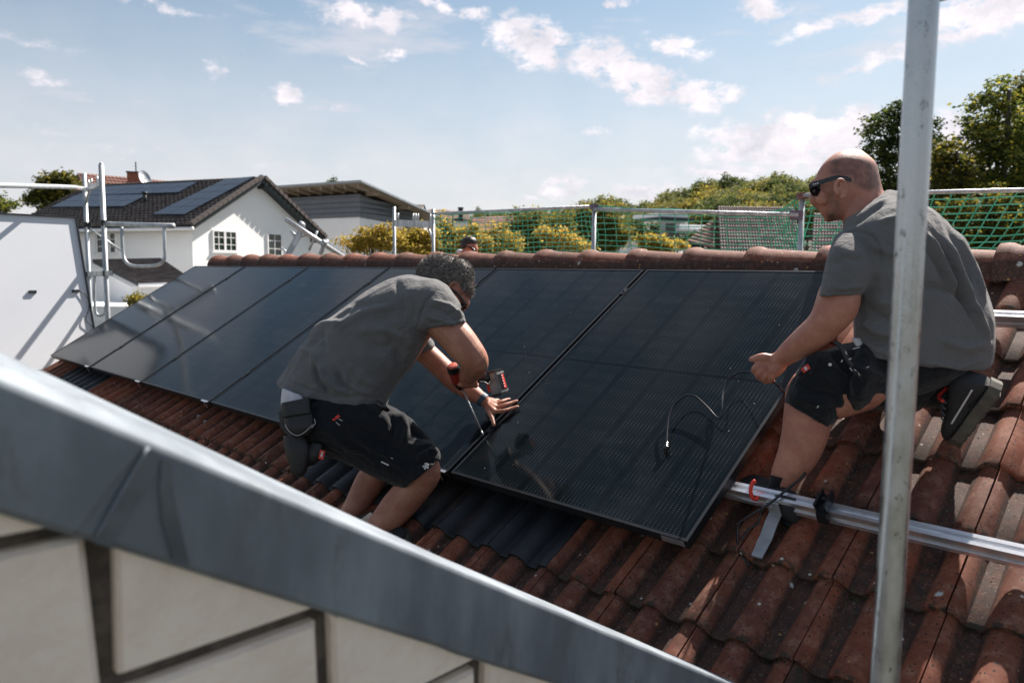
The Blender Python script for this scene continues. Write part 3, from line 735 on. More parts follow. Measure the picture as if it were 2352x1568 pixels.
net([[1366, 474], [1560, 482], [1740, 488], [1800, 478], [1842, 450]], [[1366, 640], [1560, 645], [1740, 645], [1800, 645], [1840, 645]], 26, 13, 'green safety net between the slim post and the capped post', seed=4)
net([[1846, 450], [2100, 444], [2352, 436], [2560, 430]], [[1800, 650], [2000, 650], [2200, 650], [2330, 650]], 20, 13, 'green safety net behind the kneeling worker with slanting meshes at right', .0052, seed=8)
for k in range(3):
    b = MB(); b.obb((X0 - .30 + k * .24, -2.2, pbr.z - .085), (.225, 0, 0), (0, 4.4, 0), (0, 0, .045)); b.build('deck_plank', mat('deck_timber', (.34, .27, .19), .8, 0, (.24, .19, .14), 9, .8, stretch=(1, .1, 1)), sc1)
for y in (-1.9, .9):
    b = MB(); b.tube([(X0 - .34, y, pbr.z - .11), (X0 + .46, y, pbr.z - .11)], .024, 10); b.tube([(X0 - .3, y, pbr.z - .11), (X0 - .3, y, -5.2)], .024, 10); b.build('deck_support', galv, sc1, True)
# ------------------------------------------------------------------ far setting
def hdir(deg): a = R(deg); return _r0 * math.sin(a) + Vector((-math.sin(YAW), math.cos(YAW), 0)) * math.cos(a)
FWD = Vector((-math.sin(YAW), math.cos(YAW), 0))
def ground_z(x, y):
    p = Vector((x, y, 0)) - Vector((CAM.x, CAM.y, 0)); d = p.length; a = math.degrees(math.atan2(p.dot(_r0), p.dot(FWD)))
    if d < 1: return -5.2
    rise = max(0, min(1, (d - 60) / 130)); rise = rise * rise * (3 - 2 * rise)
    side = .10 + .9 / (1 + math.exp(-(a - 12) / 3.5)); side *= (.75 + .25 * math.cos((a - 24) * .12))
    return -5.2 + rise * side * 18 + noise.noise(Vector((x * .02, y * .02, 0))) * 1.2 * rise
grass = mat('meadow', (.055, .06, .042), .95, 0, (.09, .085, .07), .15, .8)
b = MB(); rr = [0, 5, 12, 20, 35, 50, 65, 80, 95, 110, 130, 150, 175, 200, 240, 300, 420, 700, 1200]; na = 72
b.v.append((CAM.x, CAM.y, -5.2))
for r_ in rr[1:]:
    for k in range(na):
        a = 2 * math.pi * k / na; x = CAM.x + r_ * math.cos(a); y = CAM.y + r_ * math.sin(a); b.v.append((x, y, ground_z(x, y) if r_ < 500 else ground_z(x, y) - (r_ - 420) * .02))
for k in range(na): b.f.append((0, 1 + k, 1 + (k + 1) % na)); b.mi.append(0)
for j in range(len(rr) - 2):
    for k in range(na):
        A_ = 1 + j * na + k; B_ = 1 + j * na + (k + 1) % na; b.f.append((A_, A_ + na, B_ + na, B_)); b.mi.append(0)
o = b.build('ground', grass, None, True, 'structure')

whitewall = mat('white_render', (.88, .88, .87), .85, 0, (.82, .82, .81), .8, .5, .002, 60)
darktile = mat('dark_roof_tile', (.050, .040, .038), .75, 0, (.12, .10, .09), 3, .7)
darktrim = mat('dark_trim', (.018, .026, .03), .6)
winframe = mat('white_pvc', (.8, .8, .8), .4)
paneglass = mat('window_glass', (.01, .016, .016), .06, 0, (.03, .05, .04), 2, .8)
farpanel = mat('far_solar_glass', (.016, .024, .038), .25, 0, (.024, .034, .05), .6, .6)
class Frame:
    def __init__(s, o, dx, dy): s.o = Vector(o); s.x = dx.normalized(); s.y = dy.normalized()
    def p(s, a, b, z): return Vector((s.o.x, s.o.y, 0)) + s.x * a + s.y * b + Vector((0, 0, z))
def tiled(b, P0, P1, Q0, Q1, nx, ny, amp=.05):
    """P0-P1 eave, Q0-Q1 ridge: bulging tile field, one bump per tile"""
    n = (P1 - P0).cross(Q0 - P0).normalized()
    if n.z < 0: n = -n
    k = 4
    for j in range(ny):
        f0, f1 = j / ny, (j + 1) / ny; A0 = P0.lerp(Q0, f0); A1 = P1.lerp(Q1, f0); B0 = P0.lerp(Q0, f1); B1 = P1.lerp(Q1, f1)
        r0 = []; r1 = []; rb = []
        for i in range(nx * k + 1):
            f = i / (nx * k); h = amp * abs(math.sin(math.pi * i / k)) ** .8
            r0.append(A0.lerp(A1, f) + n * (h + amp * .7)); r1.append(B0.lerp(B1, f) + n * h * .8); rb.append(A0.lerp(A1, f) + n * (h * .2))
        m = len(r0); vs = rb + r0 + r1; fs = []
        for q in range(2):
            for i in range(m - 1): fs.append((q * m + i, q * m + i + 1, (q + 1) * m + i + 1, (q + 1) * m + i))
        b.add(vs, fs)
def window(par, fr, face, a0, a1, z0, z1, cols=2, rows=3, leaves=1, name='window', frm=None, sill=True):
    """face 'x': wall in plane b=const towards -y of frame; given as function mapping (s, z, out)"""
    f = frm or winframe
    w = empty(name, face((a0 + a1) / 2, z0, 0)); parent_keep(w, par)
    b = MB(); t = .07
    def bar(s0, s1, q0, q1, o0=.004, o1=.07): b.obb(face(s0, q0, o0), face(s1, q0, o0) - face(s0, q0, o0), face(s0, q1, o0) - face(s0, q0, o0), face(s0, q0, o1) - face(s0, q0, o0))
    bar(a0, a1, z0, z0 + t); bar(a0, a1, z1 - t, z1); bar(a0, a0 + t, z0 + t, z1 - t); bar(a1 - t, a1, z0 + t, z1 - t)
    for l in range(1, leaves): s = a0 + (a1 - a0) * l / leaves; bar(s - .06, s + .06, z0 + t, z1 - t, .004, .064)
    for c in range(1, cols * leaves):
        if c % cols: s = a0 + (a1 - a0) * c / (cols * leaves); bar(s - .015, s + .015, z0 + t, z1 - t, .004, .05)
    for r_ in range(1, rows): q = z0 + (z1 - z0) * r_ / rows; bar(a0 + t, a1 - t, q - .015, q + .015, .004, .048)
    b.build('frame', f, w)
    b = MB(); b.obb(face(a0 + t, z0 + t, .002), face(a1 - t, z0 + t, 0) - face(a0 + t, z0 + t, 0), face(a0 + t, z1 - t, 0) - face(a0 + t, z0 + t, 0), face(a0, z0, .03) - face(a0, z0, 0)); b.build('pane', paneglass, w)
    if sill: b = MB(); b.obb(face(a0 - .08, z0 - .06, -.02), face(a1 + .08, z0 - .06, 0) - face(a0 - .08, z0 - .06, 0), face(a0, z0, 0) - face(a0, z0 - .05, 0), face(a0, z0, .12) - face(a0, z0, 0)); b.build('sill', f, w)
    return w

# --- white gable house
P0 = at(440, 506, 32); F1 = Frame(P0, hdir(22), hdir(-68)); ZE = P0.z; ZR = 4.96; GW = 8.05; GL = 10.6
h1 = empty('gable_house', F1.p(4, 5, -5.2)); tag(h1, 'white house with dark tiled gable roof, solar arrays and lattice windows', 'house')
b = MB(); b.prism([F1.p(0, 0, -5.2), F1.p(GW, 0, -5.2), F1.p(GW, 0, ZE), F1.p(GW / 2, 0, ZR - .28), F1.p(0, 0, ZE)], F1.y * GL); b.build('wall', whitewall, h1)
sl_ = (ZR - ZE) / (GW / 2); OV, VG = .42, .42
def RF(a, b_, lift=0.): return F1.p(a, b_, ZR - abs(a - GW / 2) * sl_ + lift)
b = MB(); tiled(b, RF(-OV, GL + .3), RF(-OV, -VG), RF(GW / 2, GL + .3), RF(GW / 2, -VG), 44, 18, .085); b.build('roof_tiles', darktile, h1, True, 'stuff')
b = MB(); tiled(b, RF(GW + .75, -VG), RF(GW + .75, GL + .3), RF(GW / 2, -VG), RF(GW / 2, GL + .3), 44, 18, .085); b.build('roof_tiles', darktile, h1, True, 'stuff')
b = MB()
for s, a1_ in ((-1, -OV), (1, GW + .75)):
    A_ = RF(a1_, -VG, -.03); B_ = RF(GW / 2, -VG, -.03)
    b.prism([A_, B_, B_ - Vector((0, 0, .2)), A_ - Vector((0, 0, .2))], F1.y * (GL + .7))
b.build('roof_boards', darktrim, h1)
vt = MB().obb((0, 0, 0), (.30, 0, 0), (0, .16, 0), (0, 0, .16)).mesh('verge_tile', darktile)
for s, a1_, n in ((-1, -OV, 15), (1, GW + .75, 15)):
    for i in range(n):
        a_ = a1_ + (GW / 2 - a1_) * i / n; a2 = a1_ + (GW / 2 - a1_) * (i + 1) / n
        X_ = (RF(a2, 0) - RF(a_, 0)).normalized(); Y_ = F1.y; Z_ = X_.cross(Y_) * (1 if s < 0 else -1)
        if Z_.z < 0: Z_ = -Z_
        mm = Matrix((X_, Y_, Z_)).transposed().to_4x4(); mm.translation = RF(a_, -VG - .10, -.04 + .03)
        o = link('verge_tile', vt, h1); o.matrix_basis = mm @ Matrix.Rotation(R(-3), 4, 'Y')
b = MB(); b.tube([RF(-OV - .05, -VG - .1, -.12), RF(-OV - .05, GL + .2, -.12)], .075, 10); b.build('gutter', winframe, h1, True)
b = MB(); b.tube([RF(GW + .80, -VG - .1, -.12), RF(GW + .80, GL + .2, -.12)], .075, 10); b.build('gutter', winframe, h1, True)
for a_ in (GW / 2 + .1, GW + .1):
    b = MB(); p = RF(a_, -VG + .05, -.26); b.obb(p, F1.x * .14, F1.y * .5, Vector((0, 0, -.18))); b.build('purlin', darktrim, h1)
for i in range(9):
    b = MB(); b.obb(F1.p(-OV + .06, .8 + i * 1.2, ZE - .34), F1.x * .4, F1.y * .1, Vector((0, 0, .12))); b.build('rafter_end', darktrim, h1)
def gface(s, z, o): return F1.p(s, -o, z)
def sface(s, z, o): return F1.p(-o, s, z)
def gs(px, py):     # gable wall coordinate from picture
    d = rayd(px, py); n = F1.y; t = (Vector((F1.o.x, F1.o.y, 0)) - CAM).dot(n) / d.dot(n); p = CAM + d * t; return (p - F1.o).dot(F1.x), p.z
def ss(px, py):
    d = rayd(px, py); n = F1.x; t = (Vector((F1.o.x, F1.o.y, 0)) - CAM).dot(n) / d.dot(n); p = CAM + d * t; return (p - F1.o).dot(F1.y), p.z
(s0, z1), (s1, z0) = gs(486, 527), gs(543, 579); window(h1, F1, gface, s0, s1, z0, z1, 2, 3, 2)
(s0, z1), (s1, z0) = gs(612, 534), gs(647, 590); window(h1, F1, gface, s0, s1, z0, z1, 2, 3, 1)
for x0, x1 in ((224, 240), (254, 268)):
    (s0, z1), (s1, z0) = ss(x1, 533), ss(x0, 583); window(h1, F1, sface, s0, s1, z0, z1, 1, 3, 1)
for x0, x1 in ((213, 219), (244, 250)):
    (s0, z1), (s1, z0) = ss(x1, 531), ss(x0, 585); b = MB(); b.obb(sface(s0, z0, 0), F1.y * (s1 - s0), Vector((0, 0, z1 - z0)), -F1.x * .05); b.build('shutter', winframe, h1)
def onplane(px, py, p, n):
    d = rayd(px, py); return CAM + d * ((p - CAM).dot(n) / d.dot(n))
nL = (RF(-OV, 5) - RF(-OV, 0)).cross(RF(1, 0) - RF(-OV, 0)).normalized()
if nL.z < 0: nL = -nL
def far_array(corn, nx, ny):
    A_, B_, C_, D_ = [onplane(x, y, RF(0, 0, .18), nL) for x, y in corn]   # BL BR TR TL
    for j in range(ny):
        for i in range(nx):
            q = lambda u_, v_: A_.lerp(B_, u_).lerp(D_.lerp(C_, u_), v_)
            g_ = .012; u0, u1, v0, v1 = (i + g_) / nx, (i + 1 - g_) / nx, (j + g_ * 1.5) / ny, (j + 1 - g_ * 1.5) / ny
            bb = MB(); bb.prism([q(u0, v0), q(u1, v0), q(u1, v1), q(u0, v1)], -nL * .05); bb.build('solar_panel', farpanel, h1)
far_array([(348, 492), (423, 492), (586, 404.5), (516.5, 411)], 2, 5)
far_array([(117, 475), (285, 473.5), (340, 446), (172, 449)], 6, 2)
far_array([(172, 449), (409, 441.5), (455, 417), (232, 428)], 8, 2)
(pv, _z) = (onplane(333, 466, RF(0, 0), nL), 0); b = MB(); b.tube([pv, pv + Vector((0, 0, .42))], .09, 8); b.tube([pv + Vector((0, 0, .42)), pv + Vector((0, 0, .5))], .14, 8); b.build('vent_pipe', darktrim, h1, True)
sk = [onplane(x, y, RF(0, 0, .1), nL) for x, y in ((470, 436), (500, 436), (523, 426), (495, 427))]; b = MB(); b.prism(sk, -nL * .08); b.build('skylight', rust, h1)
# porch
porch = empty('porch_annex', at(300, 750, 28.5)); tag(porch, 'low white annex with dark tiled lean-to roof in front of the white gable house', 'annex')
T0, T1, L0, L1 = at(212, 597, 30.5), at(368, 594, 30.8), at(318, 650, 27.5), at(446, 646, 28.2)
b = MB(); tiled(b, L0, L1, T0, T1, 26, 12, .05); b.build('roof_tiles', darktile, porch, True, 'stuff')
b = MB(); b.prism([L0, L1, T1, T0], (0, 0, -.12)); b.build('roof_boards', darktrim, porch)
b = MB(); b.tube([L0 + Vector((0, 0, -.08)), L1 + Vector((0, 0, -.08))], .08, 8); b.build('gutter', winframe, porch, True)
C0 = at(303, 660, 28.0); Z_ = lambda p, z: Vector((p.x, p.y, z))
dl = (Z_(T0, 0) - Z_(C0, 0)).normalized(); dr = (Z_(L1, 0) - Z_(L0, 0)).normalized()
b = MB(); pA = Z_(C0, 0) + dl * 4.2; tl_ = T0.z - .3
b.add([Z_(C0, -5.2), Z_(C0, L0.z - .15), Z_(pA, T0.z - .2), Z_(pA, -5.2)], [(0, 1, 2, 3)]); e1 = Z_(C0, 0) + dr * 4.5
b.add([Z_(C0, -5.2), Z_(e1, -5.2), Z_(e1, L1.z - .15), Z_(C0, L0.z - .15)], [(0, 1, 2, 3)]); b.build('wall', whitewall, porch)
o = MB().box(at(250, 712, 27.0), (6, 4, .5), Matrix.Rotation(YAW, 3, 'Z')).build('flat_roof_garage', whitewall); tag(o, 'small white flat garage roof seen below the end scaffold', 'garage')
o.data.transform(Matrix.Identity(4))
# --- dish + red house behind
dish = empty('satellite_dish', at(331, 420, 39)); tag(dish, 'grey satellite dish standing up behind the ridge of the white gable house', 'satellite dish')
b = MB(); c_ = at(333, 409, 39); ax = (hdir(120) * .9 + Vector((0, 0, .45))).normalized(); sx = ax.cross(Vector((0, 0, 1))).normalized(); sy = sx.cross(ax)
rows = []
for r_, d_ in ((.02, 0), (.2, .015), (.36, .06), (.46, .11)): rows.append([c_ - ax * (.11 - d_) * 1.0 + sx * math.cos(2 * math.pi * k / 24) * r_ * .72 + sy * math.sin(2 * math.pi * k / 24) * r_ for k in range(24)])
b.rings(rows, False); b.rings([[p - ax * .02 for p in r_] for r_ in rows], False); b.build('reflector', galv, dish, True)
b = MB(); b.tube([c_, at(328, 425, 39)], .03, 6); b.build('mast', galv, dish)
redtile = mat('red_roof_tile', (.15, .06, .045), .8, 0, (.22, .10, .07), 2, .7)
rh = empty('red_roof_house', at(300, 600, 52)); tag(rh, 'house with red brown tiled roof and brick chimney behind the far solar array', 'house')
G0 = at(196, 399, 50); 
FR2 = Frame(G0, hdir(35), hdir(-55)); zr = G0.z
def r2(a_, b_, z): return F2.p(a_, b_, z)
dE = (Z_(at(425, 418, 55), 0) - Z_(G0, 0)).normalized(); F2 = Frame(G0, dE, dE.cross(Vector((0, 0, 1))))
b = MB(); tiled(b, F2.p(-.4, 4.0, zr - 3.3), F2.p(12.5, 4.0, zr - 3.3), F2.p(-.4, 0, zr), F2.p(12.5, 0, zr - .0), 52, 16, .028); tiled(b, F2.p(-.4, -4.0, zr - 3.3), F2.p(12.5, -4.0, zr - 3.3), F2.p(-.4, 0, zr), F2.p(12.5, 0, zr), 52, 16, .028); b.build('roof_tiles', redtile, rh, True, 'stuff')
b = MB(); b.prism([F2.p(0, 3.6, -5), F2.p(0, -3.6, -5), F2.p(0, -3.6, zr - 3.2), F2.p(0, 0, zr - .25), F2.p(0, 3.6, zr - 3.2)], F2.x * 12); b.build('wall', render, rh)
b = MB()
for s in (1, -1): b.prism([F2.p(-.42, 0, zr), F2.p(-.42, s * 4.05, zr - 3.35), F2.p(-.42, s * 4.05, zr - 3.6), F2.p(-.42, 0, zr - .28)], F2.x * -.06)
b.build('bargeboard', mat('brown_board', (.10, .04, .028), .7), rh)
brick = mat('red_brick', (.32, .11, .06), .85, 0, (.22, .08, .05), 8, .8)
ch = MB(); q = at(313, 410, 51); ch.box(q + Vector((0, 0, -.2)), (1.0, .8, 1.1), Matrix.Rotation(YAW + .3, 3, 'Z')); co = ch.build('chimney', brick, rh)
ch = MB(); ch.box(q + Vector((0, 0, .38)), (1.1, .9, .08), Matrix.Rotation(YAW + .3, 3, 'Z')); ch.build('chimney_cap', darktrim, rh)
ch = MB(); ch.tube([q + Vector((0, 0, .4)), q + Vector((0, 0, 1.1))], .04, 6); ch.build('antenna', darktrim, rh)

# --- grey clad house with monopitch roof
cladmat = mat('grey_cladding', (.13, .145, .165), .6, 0, (.16, .175, .19), 1.5, .5)
lightwood = mat('pale_wood', (.30, .24, .18), .7, 0, (.22, .17, .12), 3, .6)
K0 = at(826, 499, 45); F3 = Frame(K0, hdir(30), hdir(-60)); zc = K0.z; zt = at(826, 452, 45).z
g3 = empty('monopitch_house', F3.p(2, 3, -5.2)); tag(g3, 'white house with grey board cladding under a thin sloping roof with open rafters', 'house')
slope3 = (at(832.7, 437, 44.2).z - (.855 + (604 - 507) / FOC * 51.2)) / 8.0
b = MB(); b.prism([F3.p(0, 0, -5.2), F3.p(4.1, 0, -5.2), F3.p(4.1, 0, zc - .25), F3.p(0, 0, zc)], F3.y * 9); b.build('wall', whitewall, g3)
nb = 4; hb = (zt - zc) / nb
for i in range(nb):
    z0_, z1_ = zc + i * hb, zc + (i + 1) * hb - .03
    b = MB(); b.obb(F3.p(-.05, -.06, z0_), F3.y * 9.1, F3.x * .06, Vector((0, 0, z1_ - z0_))); b.build('cladding_board', cladmat, g3)
    b = MB(); e0 = min(5.9, 6.2); b.prism([F3.p(.01, -.06, z0_), F3.p(e0, -.06, z0_ - .25 if i == 0 else z0_), F3.p(e0, -.06, max(min(z1_, zt - slope3 * e0 + .0), z0_ - .2)), F3.p(.01, -.06, z1_)], F3.y * .05); b.build('cladding_board', cladmat, g3)
b = MB(); b.prism([F3.p(.05, .0, zc), F3.p(6, .0, zc - .3), F3.p(6, 0, zt - slope3 * 6 + .25), F3.p(.05, .0, zt + .15)], F3.y * 9); b.build('upper_wall', cladmat, g3)
b = MB(); b.obb(F3.p(4.1, .05, -5.2), F3.x * 1.9, F3.y * 9, Vector((0, 0, 5.2 + zc - .3))); b.build('side_wall', cladmat, g3)
zo = .28
def r3(a_, b_, dz=0): return F3.p(a_, b_, zt + .62 - slope3 * a_ + dz)
b = MB(); b.prism([r3(-1.0, -1.0, .0), r3(7.4, -1.0, 0), r3(7.4, -1.0, -.13), r3(-1.0, -1.0, -.13)], F3.y * 11); b.build('roof', mat('roof_metal', (.35, .37, .38), .5, .3), g3)
b = MB(); b.obb(r3(7.4, -1.04, -.13), r3(-1.0, -1.04) - r3(7.4, -1.04), F3.y * .03, Vector((0, 0, .10))); b.build('fascia', galv, g3)
b = MB(); b.prism([r3(-.98, -.9, -.14), r3(7.3, -.9, -.14), r3(7.3, -.9, -.18), r3(-.98, -.9, -.18)], F3.y * 10.8); b.build('soffit', lightwood, g3)
for i in range(11):
    bb = MB(); A_ = r3(-.9, -.7 + i * .95, -.19); bb.obb(A_, r3(.1, 0, 0) - r3(-.9, 0, 0), F3.y * .1, Vector((0, 0, -.2))); bb.build('rafter', lightwood, g3)
for a_ in (.6, 3.6):
    bb = MB(); A_ = r3(a_, -.85, -.19); bb.obb(A_, F3.x * .2, F3.y * .9, Vector((0, 0, -.22))); bb.build('beam', lightwood, g3)
def g3f(s, z, o): return F3.p(s, -o, z)
def g3s(px, py):
    d = rayd(px, py); n = F3.y; t = (Vector((F3.o.x, F3.o.y, 0)) - CAM).dot(n) / d.dot(n); p = CAM + d * t; return (p - F3.o).dot(F3.x), p.z
(s0, z1), (s1, z0) = g3s(846, 521), g3s(901, 572); window(g3, F3, g3f, s0, s1, z0, z1, 1, 1, 3)

# --- small houses further back
def far_house(name, label, ridge, eave, side, t0, t1, rm, wm, drop=3.0, wallx=None, depth=5, rows=8, cols=24):
    """ridge (x0,y0,x1,y1), eave same, in picture; t0 ridge depth, t1 eave depth"""
    e = empty(name, at((eave[0] + eave[2]) / 2, eave[3] + 60, t1)); tag(e, label, 'house')
    Q0, Q1 = at(ridge[0], ridge[1], t0), at(ridge[2], ridge[3], t0 + side); P0_, P1_ = at(eave[0], eave[1], t1), at(eave[2], eave[3], t1 + side)
    b = MB(); tiled(b, P0_, P1_, Q0, Q1, cols, rows, .05); B0, B1 = Q0 * 2 - P0_, Q1 * 2 - P1_; B0.z = P0_.z; B1.z = P1_.z
    tiled(b, B1, B0, Q1, Q0, cols, rows, .05); b.build('roof_tiles', rm, e, True, 'stuff')
    b = MB(); dn = Vector((0, 0, .15)); 
    def inn(p, q): return p.lerp(q, .06)
    a0, a1, c0, c1 = inn(P0_, B0), inn(P1_, B1), inn(B0, P0_), inn(B1, P1_)
    ex = (P1_ - P0_).normalized() * .3
    sec = lambda p, q, r_: [Vector((p.x, p.y, -5.2)), Vector((q.x, q.y, -5.2)), q - dn, r_ - dn, p - dn]
    A_ = sec(a0 + ex, c0 + ex, Q0 + ex); B_ = sec(a1 - ex, c1 - ex, Q1 - ex); b.rings([A_, B_]); b.build('wall', wm, e, fixn=True)
    return e
brownroof = mat('brown_roof_tile', (.30, .235, .215), .75, 0, (.16, .12, .11), 4, .7)
warmroof = mat('warm_brown_tile', (.16, .085, .06), .8, 0, (.22, .13, .10), 3, .7)
far_house('tiled_roof_barn', 'large brown tiled roof straight behind the net, left of the capped post', (1648, 476, 1822, 478), (1655, 585, 1850, 590), .3, 24, 20, brownroof, darktrim, cols=30, rows=16)
far_house('tiled_roof_barn', 'second large brown tiled roof, partly behind the kneeling worker\'s face', (1869, 492, 2010, 492), (1862, 590, 2040, 590), .3, 23, 19.5, brownroof, darktrim, cols=24, rows=14)
far_house('small_tiled_house', 'small house with warm brown roof between the white flat house and the big brown roof', (1634, 508, 1642, 509), (1576, 556, 1640, 572), -3, 36, 33, warmroof, darkwood, cols=18, rows=8)
far_house('dark_roof_house', 'small dark tiled roof just right of the thin sloping roof', (918, 469, 975, 470), (926, 491, 962, 493), 3, 75, 72, darktile, render, cols=16, rows=6)
far_house('brown_roof_house', 'low brown roof behind the black flue', (985, 481, 1075, 487), (985, 500, 1080, 505), 3, 90, 86, warmroof, whitewall, cols=22, rows=6)
far_house('red_roof_house', 'red brown roof seen through the net above the yellow bushes', (1085, 500, 1190, 496), (1075, 540, 1180, 542), 4, 60, 56, redtile, whitewall, cols=26, rows=8)
o = MB().tube([at(1058, 508, 88), at(1058, 479, 88)], .28, 10); o.tube([at(1058, 479, 88), at(1058, 477, 88)], .36, 10)
o = o.build('flue', blackmetal); tag(o, 'thick black flue standing above the low brown roof', 'chimney')
fh = empty('modern_house', at(1530, 560, 70)); tag(fh, 'small white cubic house with dark windows seen through the net', 'house')
b = MB(); Rz = Matrix.Rotation(YAW + R(25), 3, 'Z'); b.box(at(1515, 535, 72), (3.4, 4, 3.4), Rz); b.box(at(1562, 545, 72), (3.2, 4, 2.2), Rz); b.build('wall', whitewall, fh)
b = MB(); b.box(at(1523, 506, 71.5), (3.8, 4.6, .3), Rz); b.build('flat_roof', darktrim, fh); b = MB(); b.box(at(1570, 531, 71.5), (4.4, 4.4, .15), Rz); b.build('terrace_roof', winframe, fh)
for x, y, w_, h_ in ((1505, 525, .9, 1.0), (1540, 528, .9, 1.2), (1535, 552, 1.6, 1.0), (1566, 548, 1.4, 1.0)):
    b = MB(); b.box(at(x, y, 69.0), (w_, .1, h_), Matrix.Rotation(YAW, 3, 'Z')); b.build('window', paneglass, fh)
o = MB().box(at(1455, 573, 50), (2.4, 2, 1.6), Rz).build('white_shed', whitewall); tag(o, 'little white wall end low behind the net, right of the slim post', 'shed')

# ------------------------------------------------------------------ trees
def leafmat(name, a, c, d=None, trans=.5):
    m = bpy.data.materials.new(name); m.use_nodes = True; N, L, B = nodes(m)
    geo = N_(N, L, 'ShaderNodeNewGeometry')
    r = N_(N, L, 'ShaderNodeValToRGB', {0: geo.outputs['Random Per Island']}); e = r.color_ramp.elements
    e[0].color = (*a, 1); e[1].color = (*c, 1)
    if d: k = e.new(.8); k.color = (*c, 1); e[2].color = (*d, 1)
    big = N_(N, L, 'ShaderNodeTexNoise', {'Vector': geo.outputs['Position'], 'Scale': .9, 'Detail': 3.}); 
    mx = N_(N, L, 'ShaderNodeMix', {0: N_(N, L, 'ShaderNodeMapRange', {0: big.outputs[0], 1: .3, 2: .7, 3: .55, 4: 1.25}).outputs[0], 7: r.outputs[0]}, data_type='RGBA'); mx.inputs[6].default_value = (a[0] * .5, a[1] * .6, a[2] * .5, 1); mx.clamp_factor = False
    L.new(mx.outputs[2], B.inputs['Base Color']); B.inputs['Roughness'].default_value = .65; B.inputs['Specular IOR Level'].default_value = .25
    tr = N_(N, L, 'ShaderNodeBsdfTranslucent'); L.new(mx.outputs[2], tr.inputs[0]); ms = N_(N, L, 'ShaderNodeMixShader', {0: trans, 1: B.outputs[0], 2: tr.outputs[0]})
    L.new(ms.outputs[0], N['Material Output'].inputs[0]); return m
barkmat = mat('bark', (.06, .045, .035), .9, 0, (.1, .08, .06), 20, .6)
LM = {'green': leafmat('green_leaves', (.025, .050, .018), (.19, .22, .035), (.55, .44, .05)), 'dark': leafmat('dark_leaves', (.018, .040, .02), (.13, .16, .035)),
      'yellow': leafmat('yellow_leaves', (.30, .25, .04), (.58, .42, .08), (.66, .40, .13), .55), 'autumn': leafmat('autumn_leaves', (.035, .05, .015), (.14, .13, .02), (.42, .32, .04), .5),
      'wood': leafmat('forest_leaves', (.06, .10, .035), (.28, .26, .07)), 'olive': leafmat('olive_leaves', (.10, .105, .025), (.36, .29, .06))}
def crown_mesh(name, blobs, n, size, m, seed=1, shell=.55, squash=1.0):
    """leaf faces gathered in clumps (twig ends) through ellipsoids (c, rx, ry, rz)"""
    rn = np.random.RandomState(seed); vol = np.array([k[1] * k[2] * k[3] for k in blobs]) ** .8; pr_ = vol / vol.sum()
    ncl = max(8, n // 22); ci = rn.choice(len(blobs), ncl, p=pr_)
    C_ = np.array([[*k[0]] for k in blobs])[ci]; S_ = np.array([k[1:4] for k in blobs])[ci]
    d = rn.normal(size=(ncl, 3)); d /= np.linalg.norm(d, axis=1)[:, None]; rad = (shell + (1 - shell) * rn.rand(ncl) ** .6)[:, None] * (1 + rn.normal(size=(ncl, 1)) * .07)
    cc = C_ + d * S_ * rad
    li = rn.randint(0, ncl, n); cs = size * 2.6 * (.5 + rn.rand(ncl))
    pos = cc[li] + rn.normal(size=(n, 3)) * cs[li][:, None] * np.array([1, 1, .55]) * .8
    a = rn.normal(size=(n, 3)); a[:, 2] *= .5; a /= np.linalg.norm(a, axis=1)[:, None]; b_ = np.cross(a, rn.normal(size=(n, 3))); b_ /= np.linalg.norm(b_, axis=1)[:, None]
    s = (size * (.6 + .8 * rn.rand(n)))[:, None]
    V = np.stack([pos - a * s, pos + b_ * s * .55, pos + a * s, pos - b_ * s * .55], 1).reshape(-1, 3)
    me = bpy.data.meshes.new(name); me.vertices.add(4 * n); me.vertices.foreach_set('co', V.ravel()); me.loops.add(4 * n); me.loops.foreach_set('vertex_index', np.arange(4 * n)); me.polygons.add(n); me.polygons.foreach_set('loop_start', np.arange(0, 4 * n, 4)); me.update(calc_edges=True); me.materials.append(m); return me
def trunk_mb(b, base, top, r, limbs, seed=1):
    rn = random.Random(seed); base, top = Vector(base), Vector(top); pts = [base.lerp(top, i / 6) + Vector((rn.uniform(-1, 1), rn.uniform(-1, 1), 0)) * r * .5 * (i > 0) for i in range(7)]
    b.tube(pts, r, 9, True, [r * (1 - .13 * i) for i in range(7)])
    for l_ in limbs: p0 = pts[rn.randint(2, 5)]; l_ = Vector(l_); b.tube(spline([p0, p0.lerp(l_, .5) + Vector((0, 0, (l_ - p0).length * .08)), l_], 5), r, 6, True, [r * .4, r * .32, r * .25, r * .16, r * .06])
def tree(name, label, blobs, n, size, m, base, r, seed, group=None, cat='tree', shell=.5):
    e = empty(name, base); tag(e, label, cat, group); base = Vector(base)
    if cat == 'bush':
        rq = random.Random(seed); ex = []
        for c_, a_, b_, d_ in blobs:
            for _q in range(5):
                th_ = rq.uniform(0, math.pi); f_ = rq.uniform(.9, 1.45); ex.append(((c_[0] + RX.x * math.cos(th_) * a_ * f_, c_[1] + RX.y * math.cos(th_) * a_ * f_, c_[2] + math.sin(th_) * d_ * f_), a_ * .22, b_ * .22, d_ * rq.uniform(.2, .5)))
        blobs = blobs + ex
    link('crown', crown_mesh('crown', blobs, n, size, LM[m], seed, shell), e)
    b = MB(); cz = max(k[0][2] for k in blobs); cx_ = sum(k[0][0] for k in blobs) / len(blobs); cy_ = sum(k[0][1] for k in blobs) / len(blobs)
    trunk_mb(b, base, (cx_ * .5 + base.x * .5, cy_ * .5 + base.y * .5, cz), r, [tuple(k[0]) for k in blobs], seed); b.build('trunk', barkmat, e, True); return e
